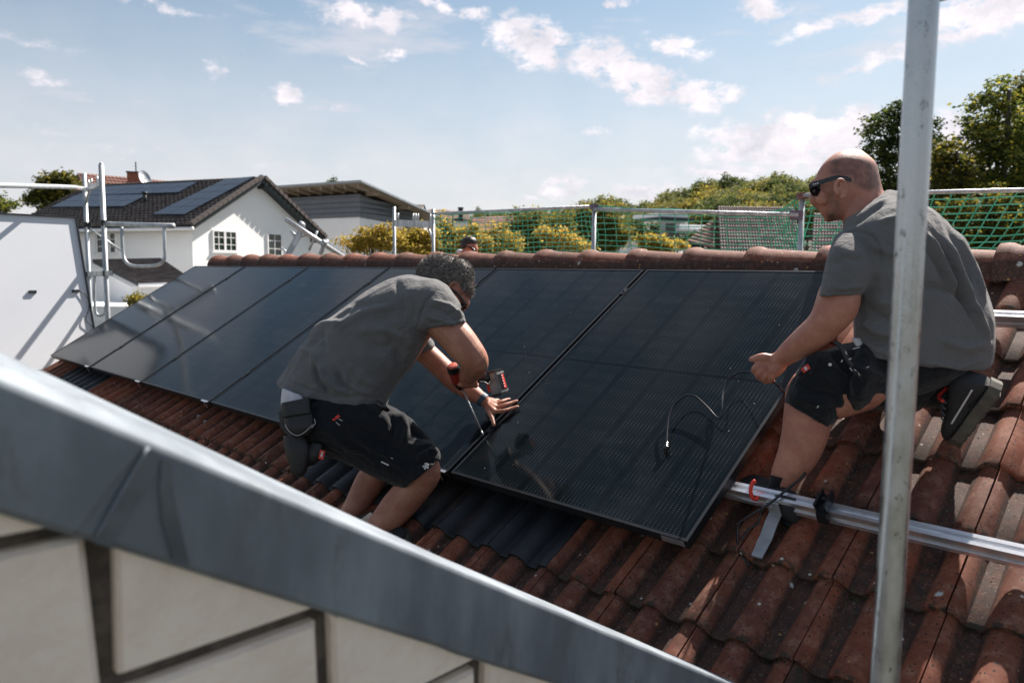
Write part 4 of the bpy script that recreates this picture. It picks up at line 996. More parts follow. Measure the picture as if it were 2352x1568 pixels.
def blobs_px(L_, t, dep=1.0):   # (px, py, rx px, rz px, dt)
    out = []
    for x, y, rx, rz, dt in L_:
        p = at(x, y, t + dt); out.append(((p.x, p.y, p.z), rx * t / FOC, rx * t / FOC * dep, rz * t / FOC))
    return out
def base_of(x, t): p = at(x, 600, t); return Vector((p.x, p.y, ground_z(p.x, p.y)))
# tall trees at the right
T_ = 26
tree('broadleaf_tree', 'tall dark green tree reaching highest at the right edge', blobs_px([(2295, 215, 36, 40, 0), (2265, 265, 50, 50, 0), (2320, 300, 60, 60, 0), (2245, 335, 50, 50, 0), (2300, 400, 85, 70, 0), (2240, 430, 60, 50, 0), (2330, 480, 80, 60, 0), (2262, 520, 80, 60, 0), (2320, 590, 90, 60, 0)], T_), 26000, .070, 'green', base_of(2295, T_), .28, 3)
tree('broadleaf_tree', 'tall green and yellow tree at the right edge, cut by the frame', blobs_px([(2352, 235, 42, 45, 1), (2375, 320, 60, 70, 1), (2370, 430, 70, 70, 1), (2365, 540, 80, 70, 1), (2350, 180, 16, 18, 1)], T_ + 1), 20000, .075, 'autumn', base_of(2372, T_ + 1), .25, 4)
tree('broadleaf_tree', 'dark tree between the kneeling worker\'s head and the scaffold tube', blobs_px([(2060, 262, 30, 26, 0), (2020, 300, 42, 36, 0), (2085, 310, 50, 42, 0), (2140, 310, 32, 34, 0), (2010, 350, 36, 34, 0), (2075, 380, 60, 50, 0), (2145, 370, 45, 40, 0), (2060, 440, 60, 40, 0), (2120, 450, 60, 50, 0), (2090, 530, 80, 60, 0)], 28), 21000, .07, 'dark', base_of(2080, 28), .3, 5)
tree('broadleaf_tree', 'yellowing lower tree just right of the scaffold tube', blobs_px([(2170, 350, 26, 24, 0), (2190, 395, 40, 36, 0), (2165, 450, 50, 45, 0), (2215, 480, 50, 45, 0), (2180, 540, 70, 50, 0)], 24), 14000, .07, 'autumn', base_of(2185, 24), .18, 6)
tree('bush', 'tall yellow flecked hedge bush behind the net right of the worker', blobs_px([(2260, 500, 60, 50, 0), (2330, 520, 60, 60, 0), (2210, 530, 60, 50, 0), (2290, 580, 90, 50, 0), (2150, 560, 60, 50, 0)], 17), 12000, .05, 'autumn', base_of(2270, 17), .12, 7, cat='bush')
# yellow bushes behind the ridge
for i, (lab, bl, t_, n_, mm_, bx) in enumerate([
    ('yellow bush in front of the white wall, left of the posts', [(815, 562, 22, 20, 0), (845, 555, 25, 22, 0), (885, 558, 30, 20, 0), (875, 540, 14, 16, 0), (890, 548, 24, 18, 0)], 15, 3600, 'yellow', 850),
    ('orange yellow bush between the two frame posts', [(935, 560, 20, 22, 0), (950, 545, 20, 20, 0), (975, 552, 22, 30, 0), (960, 575, 40, 20, 0), (925, 540, 10, 16, 0)], 15.5, 3600, 'yellow', 950),
    ('orange yellow bush directly right of the frame, left of the third worker', [(1020, 520, 18, 22, 0), (1035, 545, 32, 26, 0), (1060, 565, 50, 22, 0), (1010, 560, 20, 30, 0), (1075, 540, 26, 18, 0)], 16, 5200, 'yellow', 1035),
    ('yellow bush directly right of the third worker', [(1110, 555, 34, 24, 0), (1140, 545, 34, 22, 0), (1170, 560, 30, 22, 0), (1130, 575, 60, 16, 0)], 16.5, 5200, 'yellow', 1130),
    ('tall olive and yellow tree under the sloping guard tube', [(1220, 515, 40, 26, 0), (1190, 530, 34, 30, 0), (1262, 530, 34, 32, 0), (1235, 560, 60, 30, 0), (1290, 520, 28, 26, 0), (1200, 570, 40, 20, 0), (1300, 560, 36, 30, 0)], 20, 9000, 'olive', 1240),
    ('yellow branches arching behind the net left of the slim post', [(1275, 548, 26, 14, 0), (1310, 560, 30, 14, 0), (1250, 535, 20, 10, 0), (1335, 575, 30, 14, 0)], 15, 2600, 'yellow', 1300),
    ('olive tree behind the slim post, reaching the guard tube', [(1345, 505, 26, 22, 0), (1400, 515, 30, 30, 0), (1420, 545, 24, 26, 0), (1385, 560, 40, 24, 0), (1340, 540, 30, 30, 0), (1390, 485, 20, 14, 0)], 27, 8000, 'olive', 1385),
    ('small yellow bush under the white cubic house', [(1490, 562, 26, 14, 0), (1530, 566, 26, 12, 0), (1510, 555, 18, 10, 0)], 20, 2600, 'yellow', 1505),
    ('dark bush between the white cubic house and the brown roofs', [(1590, 555, 24, 18, 0), (1475, 535, 22, 22, 0), (1455, 525, 16, 16, 0)], 45, 2600, 'dark', 1500),
    ('rounded bush beyond the panels at the foot of the annex', [(312, 690, 12, 10, 0), (322, 698, 14, 9, 0)], 24, 1200, 'olive', 316)]):
    tree('bush', lab, blobs_px(bl, t_), int(n_ * 1.7), .031 * t_ / 16 if t_ < 30 else .08, mm_, base_of(bx, t_), .05 + t_ * .001, 20 + i, cat='bush', shell=.2)
tree('broadleaf_tree', 'green and yellow tree left of the red roof behind the guard tube', blobs_px([(135, 410, 20, 12, 0), (112, 424, 20, 14, 0), (156, 420, 18, 16, 0), (98, 448, 26, 18, 0), (140, 448, 34, 22, 0), (72, 460, 14, 8, 0), (150, 480, 44, 26, 0)], 44), 9000, .11, 'autumn', base_of(125, 44), .3, 40)
tree('conifer_tree', 'wispy tree top peeping over the thin sloping roof', blobs_px([(760, 420, 9, 14, 0), (772, 432, 20, 10, 0), (750, 436, 14, 8, 0), (795, 438, 14, 6, 0)], 75), 900, .16, 'dark', base_of(765, 75), .2, 41, shell=.1)
tree('broadleaf_tree', 'leafy tip at the left edge above the propped panel', blobs_px([(-8, 462, 18, 14, 0), (18, 474, 20, 8, 0), (-20, 480, 30, 20, 0)], 60), 1500, .15, 'green', base_of(0, 60), .2, 42)
# woods on the hill
protos = []
for i, (mm_, n_) in enumerate((('wood', 2600), ('olive', 2600), ('dark', 2600), ('wood', 2600))):
    rn = random.Random(i); bl = [((rn.uniform(-1, 1) * 1.8, rn.uniform(-1, 1) * 1.8, rn.uniform(2.2, 6.0)), rn.uniform(1.5, 2.4), rn.uniform(1.5, 2.4), rn.uniform(1.3, 2.0)) for _ in range(8)]
    cm = crown_mesh('crown', bl, n_, .27, LM[mm_], 60 + i, .6); b = MB(); trunk_mb(b, (0, 0, -2.5), (0, 0, 5), .28, [k[0] for k in bl[:4]], i); protos.append((cm, b.mesh('trunk', barkmat, True)))
HILL = []
rn = random.Random(11)
def crest(x):   # picture height of the wood's upper edge
    P_ = [(990, 492), (1060, 488), (1120, 486), (1200, 484), (1290, 480), (1340, 462), (1375, 446), (1410, 452), (1430, 462), (1500, 466), (1540, 440), (1580, 428), (1640, 416), (1700, 404), (1780, 402), (1850, 408), (1900, 402), (2000, 410), (2150, 420), (2400, 430)]
    for (x0, y0), (x1, y1) in zip(P_, P_[1:]):
        if x0 <= x <= x1: return y0 + (y1 - y0) * (x - x0) / (x1 - x0)
    return 490
for x in range(1000, 2420, 23):
    for k in range(5 if x > 1430 else 2):
        t_ = rn.uniform(150, 165) - k * (14 if x > 1430 else 10); yk = crest(x) + k * (14 if x > 1500 else 8) + rn.uniform(-4, 6)
        HILL.append((x + rn.uniform(-9, 9), yk, t_, rn.randrange(4) if k else rn.choice((0, 2, 3))))
for j, (x, y, t_, pi_) in enumerate(HILL):
    s = rn.uniform(.62, 1.05) * (t_ / 150) * (.55 if x < 1330 else 1)
    top = at(x, y, t_); e = empty('woodland_tree', (top.x, top.y, top.z - 7.4 * s)); e.scale = (s, s, s * rn.uniform(.9, 1.15)); e.rotation_euler = (0, 0, rn.uniform(0, 6.28))
    tag(e, (['bright leafy tree', 'olive brown tree', 'dark green tree', 'full rounded green tree'][pi_] + ' of the wood on the distant hill') if x > 1330 else 'small tree of the distant tree line left of the hill', 'tree', 'trees of the distant wood' if x > 1330 else 'trees of the distant tree line')
    for nm, me in zip(('crown', 'trunk'), protos[pi_]):
        if nm == 'trunk' and top.z - 7.4 * s - 2 < -6: pass
        o = bpy.data.objects.new(nm, me); COL.objects.link(o); o.parent = e
# ------------------------------------------------------------------ people
def ringpx(st, n=28, pw=2.0):
    x1, y1, x2, y2, t, b = st[:6]; sag = st[6] if len(st) > 6 else 0
    P1, P2 = at(x1, y1, t), at(x2, y2, t); c = (P1 + P2) / 2; a = (P1 - P2) / 2
    v = (c - CAM).normalized() * b - UY * (-sag / FOC * t)       # away from the viewer, rising by sag
    out = []
    for k in range(n):
        q = 2 * math.pi * k / n; cs, sn = math.cos(q), math.sin(q)
        e = 2 / pw; cs = math.copysign(abs(cs) ** e, cs); sn = math.copysign(abs(sn) ** e, sn)
        out.append(c + a * cs + v * sn)
    return out
def loft(mb, stations, n=28, sub=5, pw=2.2):
    S = [list(s) + [0] * (7 - len(s)) for s in stations]
    S = spline(S, (len(S) - 1) * sub + 1)
    mb.rings([ringpx(s, n, pw) for s in S]); return mb
def sweep(mb, pts, n=20, sub=5, flat=None, cap=True, wpts=None):
    """pts (px,py,t,r) -> smooth tube with round ends; flat=(axis, factor) squashes the section"""
    P = [list(at(p[0], p[1], p[2])) + [p[3]] for p in pts] if wpts is None else [list(p[0]) + [p[1]] for p in wpts]
    S = spline(P, (len(P) - 1) * sub + 1); C_ = [Vector(s[:3]) for s in S]; r_ = [s[3] for s in S]
    if cap:
        d0 = (C_[0] - C_[1]).normalized(); d1 = (C_[-1] - C_[-2]).normalized(); c0, c1, a0, a1 = C_[0], C_[-1], r_[0], r_[-1]
        pre = [(c0 + d0 * a0 * math.sin(q), a0 * math.cos(q)) for q in (1.45, 1.1, .7, .35)]; post = [(c1 + d1 * a1 * math.sin(q), a1 * math.cos(q)) for q in (.35, .7, 1.1, 1.45)]
        C_ = [p[0] for p in pre] + C_ + [p[0] for p in post]; r_ = [p[1] for p in pre] + r_ + [p[1] for p in post]
    i0 = len(mb.v); mb.tube(C_, 0, n, True, r_)
    if flat:
        ax, fc = flat; ax = Vector(ax).normalized(); m = n
        for i in range(len(C_)):
            for k in range(n):
                j = i0 + i * n + k; v = Vector(mb.v[j]); d = v - C_[i]; mb.v[j] = tuple(v - ax * d.dot(ax) * (1 - fc))
    return mb
def ball(mb, px, py, t, rx, rz, rd, tilt=0, n=20):
    c = at(px, py, t); ca, sa = math.cos(R(tilt)), math.sin(R(tilt)); X = RX * ca + UY * sa; Y = UY * ca - RX * sa; rows = []
    for i in range(1, 12):
        q = math.pi * i / 12; rows.append([c + Y * math.cos(q) * rz + (X * math.cos(2 * math.pi * k / n) * rx + WZ * math.sin(2 * math.pi * k / n) * rd) * math.sin(q) for k in range(n)])
    mb.rings(rows); return mb
def fuse(name, mb, m, parent, voxel=.005, smooth=4, post=None, sf=.5):
    me = mb.mesh(name, m); bm = bmesh.new(); bm.from_mesh(me); bmesh.ops.remove_doubles(bm, verts=bm.verts, dist=1e-6)
    bm.to_mesh(me); bm.free()
    # every island outward
    bm = bmesh.new(); bm.from_mesh(me); bmesh.ops.recalc_face_normals(bm, faces=bm.faces); bm.to_mesh(me); bm.free()
    o = bpy.data.objects.new(name, me); COL.objects.link(o)
    r = o.modifiers.new('r', 'REMESH'); r.mode = 'VOXEL'; r.voxel_size = voxel
    s = o.modifiers.new('s', 'SMOOTH'); s.factor = sf; s.iterations = smooth
    dg = bpy.context.evaluated_depsgraph_get(); me2 = bpy.data.meshes.new_from_object(o.evaluated_get(dg)); o.modifiers.clear(); o.data = me2; me2.name = name
    if not me2.materials: me2.materials.append(m)
    if post: post(me2)
    me2.polygons.foreach_set('use_smooth', [True] * len(me2.polygons)); me2.update()
    parent_keep(o, parent); return o
def vdata(me):
    n = len(me.vertices); V = np.empty(n * 3, np.float32); me.vertices.foreach_get('co', V); V = V.reshape(-1, 3).astype(float)
    N = np.empty(n * 3, np.float32); me.vertices.foreach_get('normal', N); return V, N.reshape(-1, 3).astype(float)
def projn(V):
    D = V - np.array(CAM); z = D @ np.array(WZ); return FW / 2 + FOC * (D @ np.array(RX)) / z, FH / 2 - FOC * (D @ np.array(UY)) / z, z
def segd(x, y, pl):
    best = np.full(x.shape, 1e9); par = np.zeros(x.shape); L_ = len(pl) - 1
    for i, ((x0, y0), (x1, y1)) in enumerate(zip(pl, pl[1:])):
        dx, dy = x1 - x0, y1 - y0; t = np.clip(((x - x0) * dx + (y - y0) * dy) / (dx * dx + dy * dy), 0, 1)
        d = np.hypot(x - x0 - dx * t, y - y0 - dy * t); m = d < best; best[m] = d[m]; par[m] = (i + t[m]) / L_
    return best, par
def folds(me, lst, rnd_amp=.0, rs=9, seed=0, stretch=None):
    V, N = vdata(me); x, y, z = projn(V); fc = (N @ np.array(WZ)); vis = np.clip((-fc + .35) / .5, 0, 1); D = np.zeros(len(V))
    for pl, amp, w in lst:
        d, p = segd(x, y, pl); D += 1.7 * amp * np.exp(-(d / w) ** 2) * np.clip(np.minimum(p, 1 - p) * 5 + .15, 0, 1) * vis
    if rnd_amp:
        P = V * rs
        if stretch is not None: a = np.array(stretch) / np.linalg.norm(stretch); P = P - np.outer(P @ a, a) * .72
        s = Vector((seed, seed, seed)); D += np.array([noise.noise(Vector(p) + s) * .7 + .9 * (.25 - min(.5, abs(noise.noise(Vector(p) * 1.5 + s * 2)))) + .3 * noise.noise(Vector(p) * 3.1 + s) for p in P]) * rnd_amp
    V += N * D[:, None]; me.vertices.foreach_set('co', V.astype(np.float32).ravel()); me.update()
def inpoly(x, y, pl):
    r = np.zeros(x.shape, bool); j = len(pl) - 1
    for i in range(len(pl)):
        xi, yi = pl[i]; xj, yj = pl[j]
        c = ((yi > y) != (yj > y)) & (x < (xj - xi) * (y - yi) / (yj - yi + 1e-9) + xi); r ^= c; j = i
    return r
def maskattr(me, name, polys, soft=5):
    V, N = vdata(me); x, y, z = projn(V); a = np.zeros(len(V))
    for pl, s in polys:
        d, _p = segd(x, y, pl + [pl[0]]); ins = inpoly(x, y, pl); sd_ = np.where(ins, d, -d); a = np.maximum(a, np.clip(sd_ / (2 * soft) + .5, 0, 1) * s)
    at_ = me.attributes.new(name, 'FLOAT', 'POINT'); at_.data.foreach_set('value', a.astype(np.float32))
def skinmat(name, base, red, hair):
    m = mat(name, base, .46, 0, red, 14, .85, .0008, 210, spec=.5, var2=tuple(q * .72 for q in base), v2scale=26, v2lo=.50, v2hi=.75, rvar=.15); N, L, B = nodes(m)
    B.inputs['Subsurface Weight'].default_value = .12; B.inputs['Subsurface Radius'].default_value = (.012, .005, .003); B.inputs['Subsurface Scale'].default_value = .6
    src = B.inputs['Base Color'].links[0].from_socket; geo = N_(N, L, 'ShaderNodeNewGeometry')
    at_ = N_(N, L, 'ShaderNodeAttribute', attribute_name='hair'); t = N_(N, L, 'ShaderNodeTexNoise', {'Vector': geo.outputs['Position'], 'Scale': 420., 'Detail': 3., 'Roughness': .8}); t2 = N_(N, L, 'ShaderNodeTexNoise', {'Vector': geo.outputs['Position'], 'Scale': 45., 'Detail': 4.})
    s = N_(N, L, 'ShaderNodeMath', {0: t.outputs[0], 1: .55, 2: N_(N, L, 'ShaderNodeMath', {0: t2.outputs[0], 1: .5, 2: at_.outputs['Fac']}, operation='MULTIPLY_ADD').outputs[0]}, operation='MULTIPLY_ADD').outputs[0]
    f = N_(N, L, 'ShaderNodeMapRange', {0: s, 1: .62, 2: 1.25, 3: 0., 4: .93}, interpolation_type='SMOOTHSTEP').outputs[0]
    f = N_(N, L, 'ShaderNodeMath', {0: f, 1: N_(N, L, 'ShaderNodeMath', {0: at_.outputs['Fac'], 1: 4.}, operation='MULTIPLY', use_clamp=True).outputs[0]}, operation='MULTIPLY').outputs[0]
    mx = N_(N, L, 'ShaderNodeMix', {0: f, 6: src}, data_type='RGBA'); mx.inputs[7].default_value = (*hair, 1); L.new(mx.outputs[2], B.inputs['Base Color']); return m
skin1 = skinmat('tanned_skin', (.42, .20, .13), (.32, .125, .08), (.05, .04, .035)); skin2 = skinmat('ruddy_skin', (.46, .22, .15), (.36, .14, .10), (.055, .036, .03))
def clothmat(name, base, var, bumpd=.0012):
    m = mat(name, base, .9, 0, var, 6, .6, bumpd, 22, spec=.15, bdetail=7); N, L, B = nodes(m)
    geo = N_(N, L, 'ShaderNodeNewGeometry'); w = N_(N, L, 'ShaderNodeTexNoise', {'Vector': geo.outputs['Position'], 'Scale': 9., 'Detail': 7., 'Roughness': .62, 'Distortion': 1.6})
    rd = N_(N, L, 'ShaderNodeMath', {0: N_(N, L, 'ShaderNodeMath', {0: w.outputs[0], 1: .5}, operation='SUBTRACT').outputs[0]}, operation='ABSOLUTE').outputs[0]
    bp2 = N_(N, L, 'ShaderNodeBump', {'Strength': 1., 'Distance': bumpd * 14, 'Height': rd, 'Normal': B.inputs['Normal'].links[0].from_socket}); bp2.invert = True; L.new(bp2.outputs[0], B.inputs['Normal']); B.inputs['Sheen Weight'].default_value = .15; B.inputs['Sheen Roughness'].default_value = .5
    return m
shirtm = clothmat('grey_jersey', (.140, .142, .142), (.112, .115, .117)); shortm = clothmat('black_canvas', (.008, .010, .013), (.016, .018, .021)); sockb = clothmat('black_knit', (.010, .010, .012), (.02, .02, .02)); sockg = clothmat('grey_knit', (.10, .14, .16), (.08, .11, .13))
whitec = clothmat('white_cotton', (.62, .62, .66), (.55, .55, .6)); redm = mat('red_rubber', (.65, .035, .02), .45); rubber = mat('shoe_rubber', (.07, .065, .055),   .8, 0, (.10, .09, .07), 40, .8, .001, 90); shoem = mat('black_suede', (.014, .015, .017), .75, 0, (.03, .03, .032), 20, .6, .0006, 90)
whitep = mat('white_print', (.6, .6, .6), .6); lensm = mat('dark_lens', (.004, .005, .006), .08); gloss = mat('glossy_black', (.008, .009, .010), .22); redprint = mat('red_print', (.55, .04, .03), .5)
def tpl(px, py, h): return (onroof(px, py, h) - CAM).dot(WZ)

def chain(mb, pts, n=12, sub=3):  # px,py,h over the panel plane, r
    sweep(mb, [(p[0], p[1], tpl(p[0], p[1], p[2]), p[3]) for p in pts], n, sub)
# ---- first worker (bending)
w1 = empty('person', RP(5.45, -.36, -.13)); tag(w1, 'worker in grey T-shirt and black shorts bending over the panels with a cordless driver', 'person', 'roof workers')
b = MB()
loft(b, [(700, 880, 860, 925, 3.22, .15), (760, 775, 940, 850, 3.22, .16), (850, 690, 985, 780, 3.22, .17), (945, 655, 1015, 735, 3.22, .17), (985, 655, 1035, 705, 3.22, .10)], 20, 3)
sweep(b, [(985, 715, 3.12, .074), (1032, 757, 3.09, .071), (1066, 797, 3.08, .068), (1091, 829, 3.09, .056), (1084, 850, 3.2, .050), (1068, 866, 3.28, .036), (1060, 872, 3.32, .030)], 20)
sweep(b, [(935, 775, 3.52, .06), (984, 816, 3.5, .052), (1020, 850, 3.49, .051), (1048, 876, 3.47, .050), (1082, 900, 3.46, .042), (1108, 917, 3.445, .029)], 20)
# palm and fingers of the hand on the joint
for k in ((1136, 944), (1140, 936), (1141, 928), (1138, 921)):
    chain(b, [(1106, 916, .045, .017), ((1106 + k[0]) / 2, (916 + k[1]) / 2, .042, .015), (k[0], k[1], .030, .0125)], 12)
FING = [[(1138, 945, .028, .0105), (1158, 943, .026, .0098), (1174, 938, .016, .0088), (1189, 933.5, .010, .0078)], [(1141, 936, .030, .0105), (1158, 930, .030, .0095), (1174, 925, .018, .0087), (1187, 920.5, .010, .0078)],
        [(1140, 928, .030, .0098), (1152, 922, .030, .0092), (1163, 918, .018, .0083), (1170, 916, .010, .0075)], [(1136, 922, .028, .009), (1143, 918, .028, .0085), (1147, 921, .014, .0078)],
        [(1114, 926, .040, .014), (1122, 942, .034, .0135), (1129, 956, .024, .0115), (1133, 967, .016, .0105), (1134.5, 975, .011, .0092)]]
for f_ in FING: chain(b, f_, 10)
# hand around the driver handle
sweep(b, [(1062, 868, 3.31, .034), (1076, 873, 3.30, .030)], 14)
for dx, dy, dt in ((0, 0, 0), (9, -1, .0), (18, -2, .005), (27, -2, .012)):
    sweep(b, [(1062 + dx, 866 + dy, 3.27 + dt, .012), (1064 + dx, 880 + dy, 3.255 + dt, .0115), (1066 + dx, 888 + dy, 3.29 + dt, .0105), (1068 + dx, 884 + dy, 3.33 + dt, .010)], 10)
sweep(b, [(1056, 862, 3.30, .013), (1052, 874, 3.27, .0115), (1056, 884, 3.26, .010)], 10)
# neck, head, face
sweep(b, [(965, 700, 3.24, .085), (1000, 672, 3.24, .068), (1018, 660, 3.24, .066)], 20)
ball(b, 1024, 644, 3.24, .112, .098, .074, -12); ball(b, 1050, 664, 3.24, .070, .080, .066, -30); ball(b, 1046, 690, 3.245, .050, .062, .058, -20)
ball(b, 1066, 700, 3.24, .020, .030, .016, -35); ball(b, 1040, 712, 3.25, .034, .040, .045, 0); ball(b, 1060, 684, 3.24, .045, .028, .058, -50)
ball(b, 1043, 667, 3.172, .020, .031, .009, -14)
# lower legs
sweep(b, [(880, 985, 3.2, .10), (940, 1050, 3.14, .095), (972, 1082, 3.13, .074), (952, 1118, 3.15, .070), (914, 1162, 3.16, .070), (872, 1212, 3.16, .058), (838, 1256, 3.14, .044), (822, 1285, 3.12, .040)], 22)
sweep(b, [(820, 985, 3.36, .10), (872, 1045, 3.42, .085), (868, 1072, 3.44, .066), (846, 1112, 3.44, .066), (820, 1158, 3.40, .056), (790, 1202, 3.36, .042), (772, 1238, 3.32, .038)], 22)
def post1(me):
    maskattr(me, 'hair', [([(1030, 655), (1036, 655), (1040, 690), (1032, 690)], .5), ([(1040, 700), (1062, 690), (1060, 735), (1030, 735)], .62)], 4)
fuse('body', b, skin1, w1, .0042, 4, post1)
def ear(par, px, py, t, w, h, tilt, skin):
    b = MB(); ca, sa = math.cos(R(tilt)), math.sin(R(tilt))
    def q(a, r_=1.0): x, y = math.cos(a) * w * r_, math.sin(a) * h * r_; y *= 1; x = x * (1 - .22 * (y < 0) * abs(y) / h); return px + (x * ca + y * sa), py - (-x * sa + y * ca)
    pts = [(*q(R(a)), t + .004 * math.cos(R(a)), .0062) for a in (215, 180, 150, 120, 90, 60, 30, 0, -30, -60, -85)]
    sweep(b, [pts[0]] + pts[1:], 10, 3); pts = [(*q(R(a), .52), t + .004, .0045) for a in (100, 60, 20, -20, -60)]; sweep(b, pts, 8, 3)
    sweep(b, [(*q(R(-85), .9), t + .002, .0085), (*q(R(-100), .7), t + .005, .007)], 8, 2)
    sweep(b, [(*q(R(190), .75), t + .008, .012), (*q(R(20), .2), t + .014, .012)], 8, 2)
    return fuse('ear', b, skin, par, .0022, 3)
ear(w1, 1042, 667, 3.166, 12, 18, 10, skin1)
# shirt
b = MB()
loft(b, [(634, 879, 888, 925, 3.22, .185, 24), (650, 857, 896, 905, 3.22, .187, 18), (683, 805, 921, 872, 3.22, .188, 8), (733, 750, 950, 838, 3.22, .195, 4), (796, 699, 972, 800, 3.22, .20), (862, 656, 985, 765, 3.22, .208), (925, 632, 1000, 742, 3.22, .21), (972, 636, 1025, 722, 3.22, .18), (999, 650, 1040, 705, 3.22, .105), (1006, 654, 1042, 700, 3.22, .085)], 32, 5, 2.3)
sweep(b, [(955, 690, 3.16, .10), (990, 700, 3.10, .098), (1018, 735, 3.085, .090)], 24, 5, cap=False)
loft(b, [(960, 640, 900, 760, 3.12, .08), (1012, 664, 935, 762, 3.10, .090), (1042, 695, 958, 760, 3.09, .088), (1062, 722, 972, 757, 3.085, .084), (1071, 739, 977, 755, 3.085, .080)], 24, 4)
loft(b, [(960, 760, 900, 800, 3.46, .10), (990, 775, 935, 815, 3.48, .078), (999, 794, 956, 822, 3.49, .066)], 24, 4)
F1_ = [([(1000, 668), (978, 690), (965, 720), (960, 752)], -.006, 3), ([(990, 690), (1030, 700), (1062, 728)], .007, 5), ([(985, 705), (1020, 715), (1055, 740)], -.006, 5), ([(975, 725), (1010, 735), (1050, 745)], .006, 5), ([(1070, 730), (1020, 737), (978, 746)], -.003, 2),
       ([(735, 832), (745, 868), (770, 892), (800, 900)], .013, 7), ([(722, 830), (730, 872), (760, 905)], -.011, 7), ([(770, 850), (785, 885), (815, 898)], -.010, 7), ([(790, 858), (800, 888), (850, 905)], .008, 7),
       ([(650, 868), (700, 890), (770, 913), (830, 910), (880, 915)], -.004, 3), ([(705, 800), (740, 770), (750, 810)], -.009, 8), ([(700, 770), (745, 745), (790, 740)], .009, 8), ([(690, 800), (720, 815), (728, 850)], .010, 8), ([(760, 760), (830, 720), (900, 700)], .007, 10),
       ([(820, 760), (880, 755), (935, 780)], .009, 12), ([(830, 790), (890, 800), (930, 830)], -.008, 12), ([(900, 730), (935, 760), (950, 800)], .008, 9), ([(885, 760), (915, 800), (918, 860)], -.008, 9), ([(800, 700), (850, 700), (900, 690)], -.005, 9), ([(905, 640), (925, 680), (930, 730)], -.005, 8), ([(800, 830), (830, 870), (870, 890)], .006, 9)]
fuse('t_shirt', b, shirtm, w1, .0055, 5, lambda me: folds(me, F1_, .010, 8, 3, tuple(at(950, 700, 3.2) - at(700, 880, 3.2))))
# shorts, underwear, belt gear
b = MB()
loft(b, [(712, 900, 640, 948, 3.2, .13), (790, 905, 650, 990, 3.2, .175), (862, 916, 702, 1024, 3.2, .185), (908, 938, 783, 1058, 3.19, .165), (948, 964, 836, 1083, 3.17, .135), (986, 1007, 888, 1108, 3.14, .115), (1019, 1052, 926, 1122, 3.12, .105)], 30, 5, 2.3)
sweep(b, [(800, 965, 3.36, .14), (848, 1015, 3.42, .118), (872, 1052, 3.44, .10), (868, 1080, 3.44, .092)], 22, 5, cap=False)
F2_ = [([(890, 935), (905, 975), (900, 1010)], -.010, 7), ([(915, 945), (935, 985), (925, 1020)], .010, 8), ([(935, 965), (950, 995), (985, 1010)], -.009, 6), ([(960, 1050), (985, 1035), (1008, 1040)], .010, 5), ([(950, 1070), (985, 1058), (1012, 1060)], -.008, 5), ([(930, 1020), (960, 1025), (995, 1022)], .008, 7), ([(780, 960), (860, 1000), (950, 1060)], -.006, 6), ([(800, 1000), (880, 1040), (940, 1085)], .006, 6), ([(700, 960), (760, 990), (820, 1040)], .007, 10)]
fuse('shorts', b, shortm, w1, .0055, 4, lambda me: folds(me, F2_, .008, 10, 7))
b = MB(); loft(b, [(648, 888, 700, 905, 3.15, .12, 6), (644, 930, 715, 925, 3.15, .13, 8)], 24, 5); fuse('underwear', b, whitec, w1, .005, 3, lambda me: folds(me, [], .003, 20, 2))
b = MB(); loft(b, [(645, 925, 712, 912, 3.04, .03), (650, 958, 716, 948, 3.03, .035)], 16, 3, 4)
loft(b, [(652, 950, 718, 944, 3.04, .03), (655, 985, 722, 975, 3.03, .04), (676, 1004, 712, 998, 3.03, .03)], 16, 4, 4)
loft(b, [(650, 1000, 700, 998, 3.06, .03), (655, 1040, 712, 1030, 3.05, .04), (672, 1085, 706, 1078, 3.05, .035), (686, 1095, 694, 1094, 3.05, .02)], 16, 4, 3)
loft(b, [(712, 1015, 742, 1018, 3.07, .03), (708, 1045, 741, 1048, 3.06, .035), (700, 1072, 722, 1068, 3.07, .02)], 16, 3, 3)
fuse('tool_pouch', b, mat('black_leather', (.007, .008, .009), .55, 0, (.02, .02, .02), 12, .7, .002, 60), w1, .004, 3)
def decal(name, px, py, t, w, h, ang, m, par, lift=0.0, poly=None):
    c = at(px, py, t); ca, sa = math.cos(R(ang)), math.sin(R(ang)); X = RX * ca + UY * sa; Y = UY * ca - RX * sa; b = MB()
    poly = poly or [(-.5, -.5), (.5, -.5), (.5, .5), (-.5, .5)]
    b.prism([c + X * (a * w) + Y * (c_ * h) for a, c_ in poly], WZ * .003); return b.build(name, m, par)
decal('red_badge', 739, 1044, 3.015, .020, .036, -12, redm, w1); decal('emblem', 739, 1043, 3.012, .009, .022, -12, whitep, w1, poly=[(-.3, -.5), (.3, -.5), (.5, -.1), (.1, .0), (.5, .3), (0, .5), (-.5, .3), (-.1, 0), (-.5, -.1)])
EMB = [(-.15, -.5), (.15, -.5), (.12, -.2), (.5, -.25), (.5, -.05), (.15, 0), (.45, .2), (.25, .45), (-.1, .5), (-.4, .3), (-.1, .05), (-.5, -.05), (-.45, -.3), (-.12, -.22)]
for (x, y, w_, h_, an, m_) in ((775, 957, .018, .011, 35, redm), (767, 963, .012, .008, 10, redm), (782, 964, .016, .002, -25, whitep), (776, 973, .020, .0018, -40, whitep), (884, 1064, .034, .005, -25, whitep), (900, 1052, .010, .002, -25, whitep), (952, 1083, .018, .006, -30, redprint)):
    p_ = 2.985 if x < 850 else 3.005; decal('stitching', x, y, p_ + (x - 770) * .0001, w_, h_, an, m_, w1)
decal('emblem', 978, 1070, 3.02, .024, .028, -20, whitep, w1, poly=EMB)
